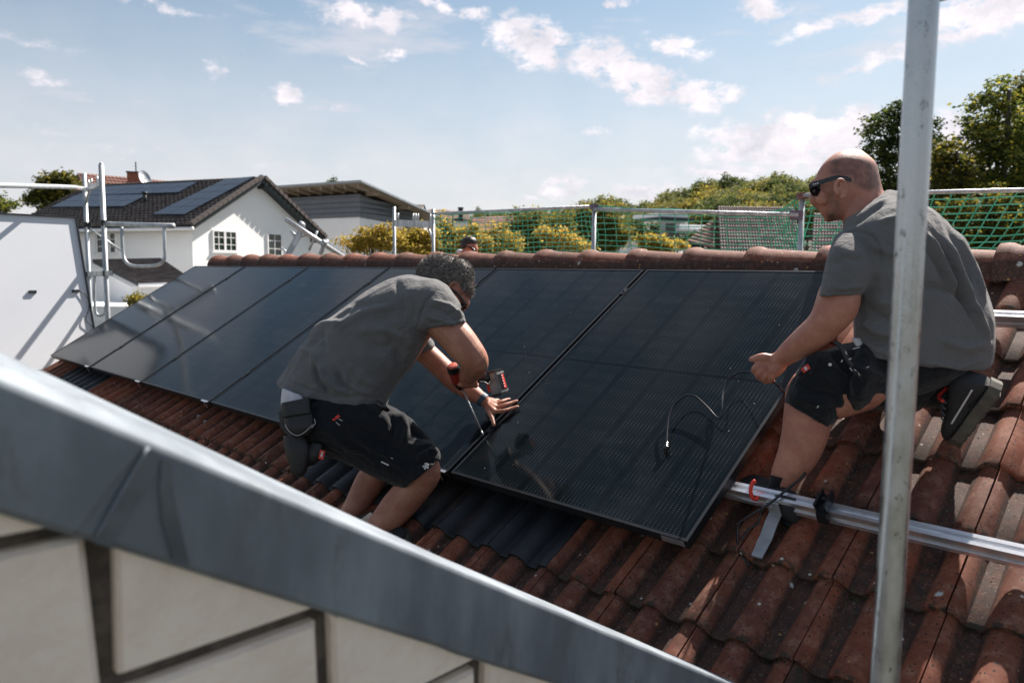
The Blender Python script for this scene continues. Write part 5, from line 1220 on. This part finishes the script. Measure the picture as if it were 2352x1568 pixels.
for pts in ([(655, 975), (664, 990), (682, 1000), (700, 992), (718, 975)], [(722, 962), (724, 972), (716, 982)]):
    b = MB(); sweep(b, [(x, y, 2.993, .0012) for x, y in pts], 6, 4); b.build('stitching', whitep, w1, True)
b = MB(); sweep(b, [(868, 925, 3.03, .010), (880, 934, 3.03, .012), (890, 941, 3.04, .009)], 10); b.build('belt_clip', gloss, w1, True)
# socks and shoes
b = MB(); sweep(b, [(800, 1187, 3.37, .047), (790, 1206, 3.36, .045), (774, 1240, 3.32, .044)], 18, 5, cap=False); b.build('sock', sockg, w1, True)
b = MB(); sweep(b, [(848, 1244, 3.145, .048), (836, 1262, 3.14, .047), (824, 1284, 3.12, .046)], 18, 5, cap=False); b.build('sock', sockg, w1, True)
def shoe(par, heel, toe, up, L_=.29, name='shoe', trim=None, W_=.105):
    X = (toe - heel).normalized(); up = (up - X * up.dot(X)).normalized(); Y = up.cross(X)
    def q(x, y, z): return heel + X * x + Y * y + up * z
    st = [(.005, .028, .062, .010), (.02, .036, .098, .008), (.05, .040, .108, .008), (.08, .041, .104, .008), (.12, .040, .088, .008), (.17, .046, .070, .008), (.22, .050, .058, .008), (.26, .043, .048, .008), (.285, .026, .034, .010)]
    S = spline(st, 33); rows = []
    for x, w, h, z0 in S:
        rows.append([q(x * L_ / .29, w * math.copysign(abs(math.cos(a)) ** .75, math.cos(a)), z0 + (h - z0) * (.5 + .5 * math.copysign(abs(math.sin(a)) ** .8, math.sin(a)))) for a in [2 * math.pi * k / 20 for k in range(20)]])
    b = MB(); b.rings(rows); e = autosmooth(b.build(name, shoem, par, True, fixn=True), 60)
    out = [(-.006, 0), (.0, .026), (.03, .040), (.09, .040), (.14, .041), (.20, .052), (.25, .050), (.285, .032), (.30, 0)]
    prof = out + [(x, -y) for x, y in out[::-1][1:-1]]
    def lvl(z, g=1.0): return [q(x * L_ / .29, y * g, z) for x, y in prof]
    b = MB(); b.rings([lvl(-.020, .94), lvl(-.016), lvl(.010, 1.02), lvl(.014, .98)], True); s_ = b.build('sole', rubber, e, False, fixn=True)
    for i in range(9):      # tread lugs
        x = .02 + i * .030
        for sg in (-1, 1):
            w = .036 if x < .15 else .044
            b = MB(); b.obb(q(x * L_ / .29, sg * .006, -.0205), X * .018, Y * sg * (w - .010), up * -.006); b.build('tread_lug', rubber, e, fixn=True)
    return e, q
sh, _q = shoe(w1, onroof(800, 1325, -.12), onroof(800, 1325, -.12) + Vector((.08, .25, .15)), RN)
sh, _q = shoe(w1, onroof(752, 1283, -.12), onroof(752, 1283, -.12) + Vector((.08, .25, .15)), RN)
# hair
def hairmesh(name, mb, m, par, voxel, amp, freq, tuft, seed, keep, tl=.012):
    def post(me):
        V, N = vdata(me); D = np.array([abs(noise.noise(Vector(p) * freq)) + .6 * noise.noise(Vector(p) * freq * 2.3) for p in V]) * amp
        V += N * D[:, None]; me.vertices.foreach_set('co', V.astype(np.float32).ravel()); me.update()
    o = fuse(name, mb, m, par, voxel, 2, post); V, N = vdata(o.data); rn = np.random.RandomState(seed); x, y, z = projn(V); ok = np.where(N @ np.array(WZ) < .5)[0]
    i = rn.choice(ok, tuft); P = V[i] + rn.normal(size=(tuft, 3)) * .002; d = N[i] + rn.normal(size=(tuft, 3)) * .7; d /= np.linalg.norm(d, axis=1)[:, None]; s = np.cross(d, rn.normal(size=(tuft, 3))); s /= np.linalg.norm(s, axis=1)[:, None]
    l_ = (tl * (.4 + .8 * rn.rand(tuft)))[:, None]; q = np.stack([P - s * .0008 - N[i] * .002, P + s * .0008 - N[i] * .002, P + d * l_ + s * .0002], 1).reshape(-1, 3)
    b = MB(); b.add([tuple(v) for v in q], [(3 * k, 3 * k + 1, 3 * k + 2) for k in range(tuft)]); b.build('hair_strands', m, o, kind='stuff'); return o
hair1 = mat('grizzled_hair', (.045, .04, .036), .5, 0, (.30, .27, .24), 130, .75, .0012, 240, spec=.5)
b = MB(); ball(b, 1017, 636, 3.24, .112, .094, .082, -12); ball(b, 1046, 638, 3.24, .076, .085, .079, -20); ball(b, 1064, 658, 3.238, .044, .058, .062, 10); ball(b, 985, 652, 3.24, .05, .052, .075, 20)
sweep(b, [(1039, 645, 3.182, .012), (1041, 652, 3.180, .010)], 8, 2)
hairmesh('hair', b, hair1, w1, .0035, .004, 120, 22000, 1, None, .010)
# glasses
b = MB(); sweep(b, [(1036, 664, 3.158, .0035), (1048, 672, 3.158, .0045), (1060, 686, 3.168, .005), (1068, 700, 3.18, .0045), (1070, 708, 3.19, .004)], 8, 4); b.build('sunglasses', gloss, w1, True)
b = MB(); ball(b, 1064, 704, 3.20, .012, .024, .02, -35, 12); b.build('lens', lensm, w1, True)
b = MB(); c = [at(1108, 917, 3.445)]; d_ = (at(1125, 930, 3.44) - at(1090, 903, 3.455)).normalized(); s1 = d_.cross(WZ).normalized(); s2 = d_.cross(s1)
rows = []
for o_, r_ in ((-.012, .0295), (-.011, .0325), (.011, .0325), (.012, .0295)): rows.append([c[0] + d_ * o_ + s1 * math.cos(a) * r_ + s2 * math.sin(a) * r_ for a in [2 * math.pi * k / 24 for k in range(24)]])
b.rings(rows); autosmooth(b.build('wristband', mat('navy_strap', (.01, .03, .06), .6, 0, (.05, .12, .16), 120, .6), w1), 40)

# cordless driver
dv = empty('cordless_driver', at(1062, 880, 3.3)); tag(dv, 'red and black cordless impact driver with a long bit in the bending worker\'s hand', 'power tool')
redbody = mat('red_tool_shell', (.30, .022, .015), .4, 0, (.18, .02, .015), 10, .5); greyp = mat('grey_battery', (.16, .165, .17), .5, 0, (.30, .30, .30), 25, .8)
hd0, hd1 = at(1041, 845, 3.24), at(1057, 889, 3.30); ax = (hd1 - hd0).normalized(); rows = []; s1 = ax.cross(WZ).normalized(); s2 = ax.cross(s1)
def cyl(mb, a0, a1, prof, n=24):
    A_ = (a1 - a0); rows = []
    for f_, r_ in prof: rows.append([a0 + A_ * f_ + s1 * math.cos(2 * math.pi * k / n) * r_ + s2 * math.sin(2 * math.pi * k / n) * r_ for k in range(n)])
    mb.rings(rows); return mb
b = MB(); cyl(b, hd0, hd1, ((.08, .0255), (.15, .027), (.6, .027), (.75, .024))); autosmooth(b.build('motor_housing', redbody, dv), 40)
b = MB(); cyl(b, hd0, hd1, ((-.10, .019), (-.07, .0265), (.12, .0290), (.16, .028))); autosmooth(b.build('end_ring', blackmetal, dv), 40)
b = MB(); cyl(b, hd0, hd1, ((-.16, .016), (-.14, .0205), (-.05, .021))); autosmooth(b.build('end_cap', mat('red_cap', (.55, .08, .05), .5, 0, (.7, .35, .3), 60, .5), dv), 40)
b = MB(); cyl(b, hd0, hd1, ((.72, .026), (.85, .022), (.98, .014), (1.08, .012))); autosmooth(b.build('chuck', blackmetal, dv), 40)
tip = at(1110.4, 1000.3, tpl(1110.4, 1000.3, .0)); b = MB(); st_ = at(1062, 891, 3.302); b.tube([st_, tip], .0033, 8); b.tube([tip.lerp(st_, .10), tip.lerp(st_, .0)], .0045, 6); b.build('bit', hookmat, dv, True)
b = MB(); sweep(b, [(1052, 872, 3.29, .020), (1078, 872, 3.30, .017), (1100, 870, 3.30, .018), (1118, 868, 3.30, .022)], 14); b.build('handle', blackmetal, dv, True)
Xb = (at(1158, 850, 3.30) - at(1122, 862, 3.34)).normalized(); bc = at(1143, 878, 3.31); Yb = (at(1152, 905, 3.28) - at(1132, 850, 3.32)).normalized(); Yb = (Yb - Xb * Yb.dot(Xb)).normalized(); Zb = Xb.cross(Yb)
Xb_ = RX * .78 + UY * .22 - WZ * .58; Xb_.normalize(); Yb = (-UY + RX * .40 - WZ * .10); Yb = (Yb - Xb_ * Yb.dot(Xb_)).normalized(); Zb = Xb_.cross(Yb); Rb = Matrix((Xb_, Yb, Zb)).transposed()
b = MB(); b.box(bc, (.055, .105, .070), Rb); o = b.build('battery', greyp, dv, fixn=True); bm = bmesh.new(); bm.from_mesh(o.data); bmesh.ops.bevel(bm, geom=bm.edges[:], offset=.009, segments=2, affect='EDGES'); bm.to_mesh(o.data); bm.free()
bx = MB(); bx.box(bc + Xb_ * .028, (.004, .070, .045), Rb); bx.build('battery_label', blackmetal, o); bx = MB(); bx.box(bc + Xb_ * .0305 - Zb * .006 * -1, (.002, .062, .016), Rb); bx.build('red_stripe', redm, o)
for k in range(5): bx = MB(); bx.box(bc + Xb_ * .0325 + Yb * (-.026 + k * .012), (.001, .004, .009), Rb); bx.build('lettering', whitep, o)
for k in (-1, 1):
    bx = MB(); bx.box(bc + Yb * .052 * k, (.050, .008, .060), Rb); bx.build('battery_rib', blackmetal, o)
b = MB(); b.box(bc - Xb_ * .036 + Yb * -.012, (.014, .085, .05), Rb); b.build('battery_shoe', redm, dv)
b = MB(); sweep(b, [(1102, 876, 3.24, .0016), (1114, 877, 3.24, .0016), (1122, 882, 3.24, .0016), (1124, 877, 3.24, .0016)], 6, 5); b.build('belt_hook', hookmat, dv, True)

# ---- second worker (kneeling at the right)
w2 = empty('person', RP(7.3, .5, -.13)); tag(w2, 'bald bearded worker with sunglasses kneeling at the right, holding a black cable', 'person', 'roof workers')
HT = 2.55; b = MB()
loft(b, [(1948, 343, 1976, 343, HT, .020), (1920, 352, 1993, 355, HT, .045), (1896, 370, 2010, 371, HT, .066), (1880, 392, 2018, 392, HT, .076), (1872, 414, 2022, 411, HT, .079), (1877, 430, 2024, 424, HT, .078), (1880, 448, 2018, 440, HT, .074), (1882, 466, 2000, 454, HT, .068), (1887, 482, 1990, 468, HT, .062), (1897, 499, 1982, 482, HT, .052), (1908, 509, 1970, 495, HT, .034)], 28, 4, 2.15)
sweep(b, [(1878, 432, HT, .013), (1872, 446, HT, .0155), (1870, 458, HT, .0165), (1880, 463, HT, .022)], 12); sweep(b, [(1880, 471, HT, .014), (1887, 474, HT, .018)], 10); sweep(b, [(1890, 483, HT, .013), (1895, 486, HT, .018)], 10); ball(b, 1904, 498, HT, .016, .018, .022); ball(b, 1874, 416, HT, .010, .010, .05)
ball(b, 1888, 455, HT - .045, .022, .026, .018)
loft(b, [(1925, 470, 2026, 425, HT, .066), (1932, 500, 2030, 440, HT, .072), (1942, 530, 2045, 455, HT, .085), (1960, 560, 2070, 480, HT, .10)], 24, 4)
ball(b, 1930, 431, HT - .074, .020, .030, .010, 8)
loft(b, [(1985, 800, 2250, 820, 2.52, .17), (1985, 700, 2240, 700, 2.52, .18), (1985, 600, 2180, 570, 2.54, .19), (1985, 540, 2110, 490, 2.55, .17), (1990, 500, 2050, 470, 2.55, .10)], 20, 3)
sweep(b, [(1985, 590, 2.45, .052), (1942, 645, 2.38, .055), (1930, 672, 2.365, .062), (1919, 708, 2.36, .064), (1892, 747, 2.385, .053), (1856, 778, 2.44, .048), (1822, 803, 2.50, .040), (1796, 823, 2.55, .031)], 22)
sweep(b, [(2000, 560, 2.7, .07), (1960, 590, 2.95, .05), (1925, 585, 3.25, .040), (1906, 580, 3.45, .032)], 16)
for k in range(3): sweep(b, [(1903, 580 + k * 5, 3.47, .013), (1897, 574 + k * 5, 3.50, .011), (1893, 579 + k * 5, 3.52, .010)], 8)
# hand holding the cable
HX = 2.575
sweep(b, [(1792, 826, 2.55, .030), (1776, 834, HX, .032), (1760, 838, HX, .028)], 16, 5, flat=(WZ, .75)); sweep(b, [(1788, 838, 2.56, .028), (1774, 853, HX, .026), (1768, 860, HX, .020)], 14, 4)
for f_ in ([(1757, 834, HX, .013), (1741, 840, HX - .012, .0125), (1732, 849, HX + .0, .011), (1737, 858, HX + .02, .0098), (1746, 858, HX + .03, .009)], [(1760, 842, HX - .004, .013), (1748, 852, HX - .016, .0125), (1741, 862, HX - .002, .011), (1747, 869, HX + .018, .0098), (1754, 866, HX + .03, .009)],
           [(1764, 850, HX - .004, .0125), (1757, 862, HX - .016, .012), (1754, 871, HX - .002, .0105), (1760, 876, HX + .016, .0095), (1765, 872, HX + .03, .009)], [(1772, 857, HX - .004, .0115), (1770, 868, HX - .012, .011), (1770, 874, HX + .002, .0098), (1775, 876, HX + .016, .009)],
           [(1772, 824, HX - .012, .016), (1755, 819, HX - .016, .0135), (1742, 820, HX - .012, .0118), (1731, 824, HX - .006, .0105), (1725, 825, HX - .002, .009)]):
    sweep(b, f_, 12, 4)
# legs: front shin, rear calf
sweep(b, [(1965, 870, 2.5, .11), (1880, 905, 2.49, .10), (1858, 940, 2.50, .078), (1850, 990, 2.51, .074), (1834, 1040, 2.53, .066), (1806, 1092, 2.55, .050), (1796, 1135, 2.57, .040), (1790, 1160, 2.58, .038)], 22)
sweep(b, [(2050, 840, 2.62, .12), (1995, 880, 2.80, .06), (1985, 900, 2.80, .046), (2060, 897, 2.70, .050), (2140, 898, 2.56, .046), (2195, 902, 2.47, .042), (2225, 910, 2.42, .036)], 20)
def post2(me):
    maskattr(me, 'hair', [([(1899, 385), (1908, 366), (1935, 357), (1975, 358), (2005, 370), (2040, 390), (2040, 420), (2035, 432), (2000, 442), (1975, 436), (1958, 422), (1955, 408), (1915, 405), (1903, 398)], .46), ([(1906, 425), (1915, 426), (1918, 450), (1935, 468), (1938, 485), (1930, 512), (1900, 512), (1893, 492), (1893, 478), (1899, 463), (1903, 445)], .40), ([(1896, 490), (1918, 484), (1926, 512), (1900, 512)], .62)], 8)
fuse('body', b, skin2, w2, .0042, 3, post2)
ear(w2, 1931, 433, HT - .101, 12.5, 20, -4, skin2)
b = MB()
loft(b, [(1964, 788, 2281, 836, 2.5, .21, 28), (1961, 755, 2286, 785, 2.5, .22, 15), (1960, 715, 2283, 724, 2.5, .225, 5), (1955, 672, 2264, 664, 2.5, .225), (1948, 630, 2237, 604, 2.5, .228), (1942, 590, 2206, 546, 2.5, .228), (1938, 552, 2162, 494, 2.5, .225), (1938, 528, 2105, 460, 2.51, .19), (1939, 512, 2056, 441, 2.53, .125), (1942, 506, 2040, 437, 2.54, .100)], 34, 5, 2.3)
loft(b, [(1960, 520, 2060, 640, 2.44, .10), (1930, 530, 2030, 625, 2.40, .105), (1911, 552, 2008, 640, 2.37, .102), (1898, 590, 1998, 655, 2.36, .096), (1889, 640, 1988, 668, 2.36, .090), (1881, 681, 1984, 676, 2.36, .084)], 26, 4)
F3_ = [([(1925, 532), (1965, 528), (2005, 540), (2020, 565), (2025, 610)], -.0045, 3), ([(2165, 540), (2200, 620), (2245, 720), (2270, 800)], .011, 7), ([(2145, 540), (2180, 610), (2215, 680), (2250, 760)], -.012, 8), ([(2125, 535), (2160, 590), (2200, 680)], .011, 7), ([(2180, 520), (2215, 590), (2240, 660)], -.009, 6), ([(2190, 525), (2235, 610), (2262, 690)], .008, 5), ([(2110, 545), (2150, 600), (2180, 660)], -.009, 7),
       ([(1975, 735), (2010, 760), (2080, 775)], .010, 9), ([(1968, 760), (2010, 785), (2080, 800)], -.010, 9), ([(2000, 690), (2060, 700), (2120, 720)], .009, 11), ([(2110, 655), (2180, 665), (2240, 700)], -.009, 10), ([(1975, 700), (2040, 735), (2100, 745)], -.008, 9), ([(2150, 780), (2220, 800), (2270, 790)], .008, 10), ([(2120, 830), (2200, 845), (2270, 825)], .005, 5), ([(1970, 798), (2040, 822), (2120, 842), (2200, 853), (2274, 822)], -.0035, 3),
       ([(1945, 520), (1985, 500), (2035, 462)], -.006, 5), ([(1955, 512), (2000, 480), (2045, 452)], .006, 4), ([(2000, 560), (2060, 590), (2090, 640)], .008, 10), ([(1900, 655), (1940, 662), (1985, 655)], .005, 6), ([(1905, 610), (1945, 590), (1985, 600)], -.006, 8), ([(1884, 673), (1930, 671), (1983, 664)], -.003, 2), ([(2085, 475), (2060, 500), (2020, 510)], .007, 6)]
fuse('t_shirt', b, shirtm, w2, .0055, 5, lambda me: folds(me, F3_, .010, 7, 11, (0, .2, 1)))
b = MB(); sweep(b, [(1941, 510, HT - .06, .006), (1962, 500, HT - .085, .006), (1992, 478, HT - .085, .006), (2020, 455, HT - .06, .006), (2038, 440, HT - .01, .006)], 8, 4); b.build('collar', shirtm, w2, True)
b = MB()
loft(b, [(2215, 790, 2222, 866, 2.42, .07), (2185, 780, 2180, 886, 2.45, .14), (2110, 765, 2108, 908, 2.5, .18), (2030, 765, 2030, 918, 2.52, .185), (1985, 775, 1978, 942, 2.48, .17), (1960, 790, 1950, 945, 2.48, .12)], 24, 4)
loft(b, [(1995, 780, 2060, 900, 2.5, .16), (1928, 792, 1985, 925, 2.5, .135), (1872, 813, 1942, 946, 2.485, .12), (1829, 856, 1920, 966, 2.485, .11), (1812, 890, 1912, 976, 2.49, .105), (1803, 923, 1907, 985, 2.5, .100)], 28, 5, 2.3)
sweep(b, [(2060, 850, 2.6, .15), (2010, 872, 2.72, .115), (1985, 890, 2.78, .095)], 20)
F4_ = [([(1830, 875), (1870, 900), (1930, 905)], -.008, 8), ([(1822, 905), (1870, 925), (1920, 925)], .006, 8), ([(1900, 800), (1940, 850), (1990, 880)], -.008, 8), ([(1930, 800), (1975, 850), (2040, 870)], .009, 9), ([(1880, 850), (1920, 900), (1935, 940)], .006, 9), ([(1808, 916), (1905, 975)], -.003, 3)]
fuse('shorts', b, shortm, w2, .0055, 4, lambda me: folds(me, F4_, .008, 10, 17))
b = MB(); sweep(b, [(1919, 786, 2.37, .007), (1935, 800, 2.36, .008), (1950, 830, 2.35, .008), (1975, 862, 2.35, .007)], 8, 4); b.build('belt_strap', mat('webbing', (.02, .024, .027), .7, 0, (.05, .05, .05), 60, .6, .001, 120), w2, True)
b = MB(); loft(b, [(1852, 818, 1876, 812, 2.378, .006), (1846, 840, 1874, 832, 2.372, .008), (1832, 864, 1862, 858, 2.368, .008)], 12, 3, 5); b.build('pocket_flap', shortm, w2, True)
decal('red_badge', 1851, 846, 2.352, .026, .016, 35, redprint, w2); decal('emblem', 1851, 846, 2.349, .010, .012, 35, whitep, w2, poly=EMB)
decal('snap_button', 1906.8, 837, 2.345, .010, .010, 20, whitep, w2, poly=[(.5 * math.cos(a), .5 * math.sin(a)) for a in [i * .6283 for i in range(10)]])
for (x, y, l_, an) in ((1934, 829, .008, 60), (1953, 824, .009, 25), (1967, 799, .022, 15), (1973, 858, .012, -60), (1993, 843, .010, 25), (1955, 848, .012, -50), (1879, 934, .008, 50), (1944, 810, .01, -70), (1965, 850, .008, -40)):
    decal('thread', x, y, 2.325, l_, .0018, an, whitep, w2)
b = MB(); loft(b, [(1955, 776, 1976, 776, 2.40, .01), (1966, 796, 1986, 790, 2.39, .01)], 10, 3); b.build('shirt_tail', whitec, w2, True)
# socks
b = MB(); loft(b, [(1769, 1090, 1833, 1107, 2.555, .052), (1763, 1120, 1830, 1130, 2.57, .050), (1757, 1155, 1828, 1160, 2.58, .052), (1757, 1180, 1828, 1185, 2.58, .052)], 20, 3); autosmooth(b.build('sock', sockb, w2, fixn=True), 60)
b = MB(); sweep(b, [(2140, 902, 2.56, .052), (2170, 904, 2.51, .050), (2205, 906, 2.46, .048), (2235, 915, 2.40, .044)], 20, 5); b.build('sock', sockb, w2, True)
# rear shoe standing on its toe, sole towards us
toe = onroof(2190, 1003, -.105); heel = at(2286, 880, 2.335)
upv = (-RX * .80 + WZ * .55 + UY * .05); se, q2 = shoe(w2, heel, toe, upv, (toe - heel).length + .01)
for k in range(4):
    b = MB(); xx = .12 + k * .022; b.tube([q2(xx, -.028, .085 - k * .009), q2(xx + .008, 0, .094 - k * .009), q2(xx, .028, .085 - k * .009)], .0028, 6); b.build('lace', sockg, se, True)
b = MB(); b.tube(spline([q2(.03, -.041, .05), q2(.10, -.043, .045), q2(.17, -.047, .04)], 12), .003, 6); b.tube(spline([q2(.03, .041, .05), q2(.10, .043, .045), q2(.17, .047, .04)], 12), .003, 6); b.build('side_piping', whitep, se, True)
b = MB(); b.tube(spline([q2(.105, -.036, .095), q2(.125, 0, .107), q2(.115, .034, .096)], 10), .006, 6); b.build('red_tongue', redprint, se, True)
# front shoe on the tile
hl = onroof(1822, 1190, -.145); tv = (onroof(1720, 1120, -.145) - hl); se, q3 = shoe(w2, hl + tv.normalized() * -.05, hl + tv, RN, .29)
for c_ in se.children: c_.data.materials[0] = shoem
b = MB(); P_ = [at(x, y, 2.50) for x, y in ((1735, 1103), (1727, 1112), (1724, 1128), (1729, 1143), (1737, 1146), (1741, 1138))]; b.tube(spline(P_, 16), .0065, 10); b.build('red_trim', redm, se, True)
b = MB(); P_ = [at(x, y, 2.51) for x, y in ((1812, 1150), (1800, 1160), (1790, 1172))]; b.tube(spline(P_, 10), .0025, 6); b.build('red_trim', redm, se, True)
# sunglasses
g = MB()
rows = []
path = [(1861, 425.5, HT - .066), (1885, 419, HT - .080), (1905, 412, HT - .087), (1922, 408, HT - .092), (1940, 409, HT - .092), (1955, 414, HT - .088)]
S = spline(path, 24); hw = [.0085, .0075, .0065, .0055, .006, .0065, .0055]
for i, s in enumerate(S):
    c = at(*s); f_ = i / 23; h_ = .0085 * (1 - f_) + .0055 * f_ if f_ < .6 else .0062; rows.append([c + UY * h_ + WZ * .002, c + UY * h_ - WZ * .003, c - UY * h_ - WZ * .003, c - UY * h_ + WZ * .002])
g.rings(rows); sg = g.build('sunglasses', gloss, w2, fixn=True)
b = MB(); fr = [(1859, 424), (1884, 421), (1885, 436), (1878, 450), (1868, 450), (1862, 440)]
b.prism([at(x, y, HT - .066 + .014 * ((x - 1859) / 26)) for x, y in fr], WZ * .006); b.build('lens', lensm, sg)
b = MB(); b.prism([at(x, y, HT + .03) for x, y in ((1860, 425), (1874, 426), (1873, 444), (1863, 441))], WZ * .006); b.build('lens', lensm, sg)
b = MB(); b.tube([at(1861, 426, HT - .064), at(1862, 427, HT), at(1862, 427, HT + .03)], .005, 8); b.build('bridge', gloss, sg, True)
for k in range(3): decal('hinge_mark', 1869 + k * 5, 423 - k * 1.2, HT - .0875, .004, .003, 12, whitep, sg)

# ---- third worker: head above the ridge
w3 = empty('person', at(1070, 700, 7.8)); tag(w3, 'dark haired man in sunglasses whose head shows above the ridge tiles', 'person', 'roof workers')
T3 = 7.8; b = MB(); K3 = lambda x, y: (1079 + (x - 1079) * .68, 564 + (y - 562) * .68)
ball(b, *K3(1078, 562), T3, .080, .098, .075, 15); ball(b, *K3(1084, 572), T3, .070, .085, .064, 15); sweep(b, [(*K3(1072, 575), T3, .055), (*K3(1066, 600), T3, .065), (*K3(1060, 640), T3, .09)], 16); ball(b, *K3(1100, 578), T3, .016, .022, .012); ball(b, *K3(1086, 592), T3, .045, .04, .05)
sweep(b, [(*K3(1060, 640), T3, .13), (*K3(1060, 700), T3, .14), (*K3(1060, 800), T3, .13)], 16); fuse('body', b, skin1, w3, .006, 3, lambda me: maskattr(me, 'hair', [([K3(1070, 578), K3(1090, 590), K3(1085, 610), K3(1062, 605)], .5)], 4))
b = MB(); ball(b, *K3(1077, 553), T3, .084, .066, .079, 10); ball(b, *K3(1066, 562), T3, .05, .06, .072, 10)
hair3 = mat('black_hair', (.010, .009, .009), .5, 0, (.03, .026, .024), 90, .7, .001, 200)
hairmesh('hair', b, hair3, w3, .006, .005, 60, 2500, 3, None, .010)
b = MB(); sweep(b, [(*K3(1065, 562), T3 - .075, .005), (*K3(1080, 568), T3 - .078, .007), (*K3(1094, 574), T3 - .06, .008)], 8, 4); ball(b, *K3(1092, 577), T3 - .055, .024, .014, .02, -20, 12); b.build('sunglasses', gloss, w3, True)
b = MB(); loft(b, [(1045, 612, 1110, 612, T3, .16), (1030, 650, 1120, 650, T3, .18), (1030, 720, 1120, 720, T3, .18)], 20, 3); b.build('jacket', shortm, w3, True)
b = MB(); ball(b, 1057, 578, T3 + .1, .04, .025, .03); b.build('white_collar', whitec, w3, True)

# ------------------------------------------------------------------ cables
cab = MB()
HP = [(1531, 1022, .018), (1533, 985, .025), (1537, 955, .032), (1548, 930, .037), (1570, 910, .040), (1585, 907, .041), (1600, 912, .040), (1625, 935, .034), (1643, 955, .030), (1652, 960, .030), (1658, 950, .032), (1659, 925, .040), (1662, 895, .045), (1675, 870, .055), (1695, 857, .08), (1722, 854, .20)]
pts = [onroof(x, y, h) for x, y, h in HP] + [at(1745, 860, 2.60), at(1770, 872, 2.60), onroof(1784, 883, .20), onroof(1797, 896, .12), onroof(1806, 910, -.02), onroof(1815, 935, -.09)]
SP = spline(pts, 160); cab.tube(SP, .0038, 8); cable = cab.build('connection_cable', gloss, None, True); tag(cable, 'black cable with a plug, looping over the panel from the kneeling worker\'s hand', 'cable')
b = MB(); a, c = onroof(1532, 1015, .026), onroof(1529, 1042, .008); b.tube([a, a.lerp(c, .35), a.lerp(c, .36), a.lerp(c, .6), a.lerp(c, .61), c], 0, 12, True, [.006, .0065, .0085, .0085, .007, .0075]); b.tube([c, c + (c - a) * .18], .004, 8); b.build('plug', gloss, cable, True)
c2 = MB(); pts = [at(x, y, t) for x, y, t in ((1850, 1085, 2.47), (1835, 1102, 2.46), (1800, 1130, 2.45), (1765, 1158, 2.44), (1745, 1170, 2.44), (1720, 1185, 2.45), (1700, 1200, 2.46), (1694, 1225, 2.46), (1696, 1255, 2.44), (1706, 1280, 2.42), (1722, 1300, 2.40))]
c2.tube(spline(pts, 60), .0042, 8); pts = [at(x, y, 2.45) for x, y in ((1743, 1160), (1748, 1170), (1745, 1190), (1738, 1205), (1720, 1215), (1704, 1240), (1705, 1270))]; c2.tube(spline(pts, 30), .0035, 8)
pts = [at(x, y, 2.45) for x, y in ((1765, 1158), (1740, 1172), (1712, 1190), (1690, 1205))]; c2.tube(spline(pts, 20), .003, 8)
o = c2.build('cable_bundle', gloss, None, True); tag(o, 'black cables knotted round the lower rail beside the kneeling worker\'s front shoe', 'cable')
lf = MB(); rn = random.Random(5)
for i in range(60):
    p = onroof(rn.gauss(1722, 18), rn.gauss(1125, 12), -.12 + rn.uniform(-.02, .02)); a = Vector((rn.gauss(0, 1), rn.gauss(0, 1), rn.gauss(0, .4))).normalized(); s_ = a.cross(RN).normalized(); l_ = rn.uniform(.006, .022)
    lf.add([p - a * l_, p + s_ * l_ * .25, p + a * l_, p - s_ * l_ * .25], [(0, 1, 2, 3)])
o = lf.build('leaf_litter', crumbmat, None); tag(o, 'dry leaf litter caught between panel edge and rail by the front shoe', 'leaf litter', kind='stuff')
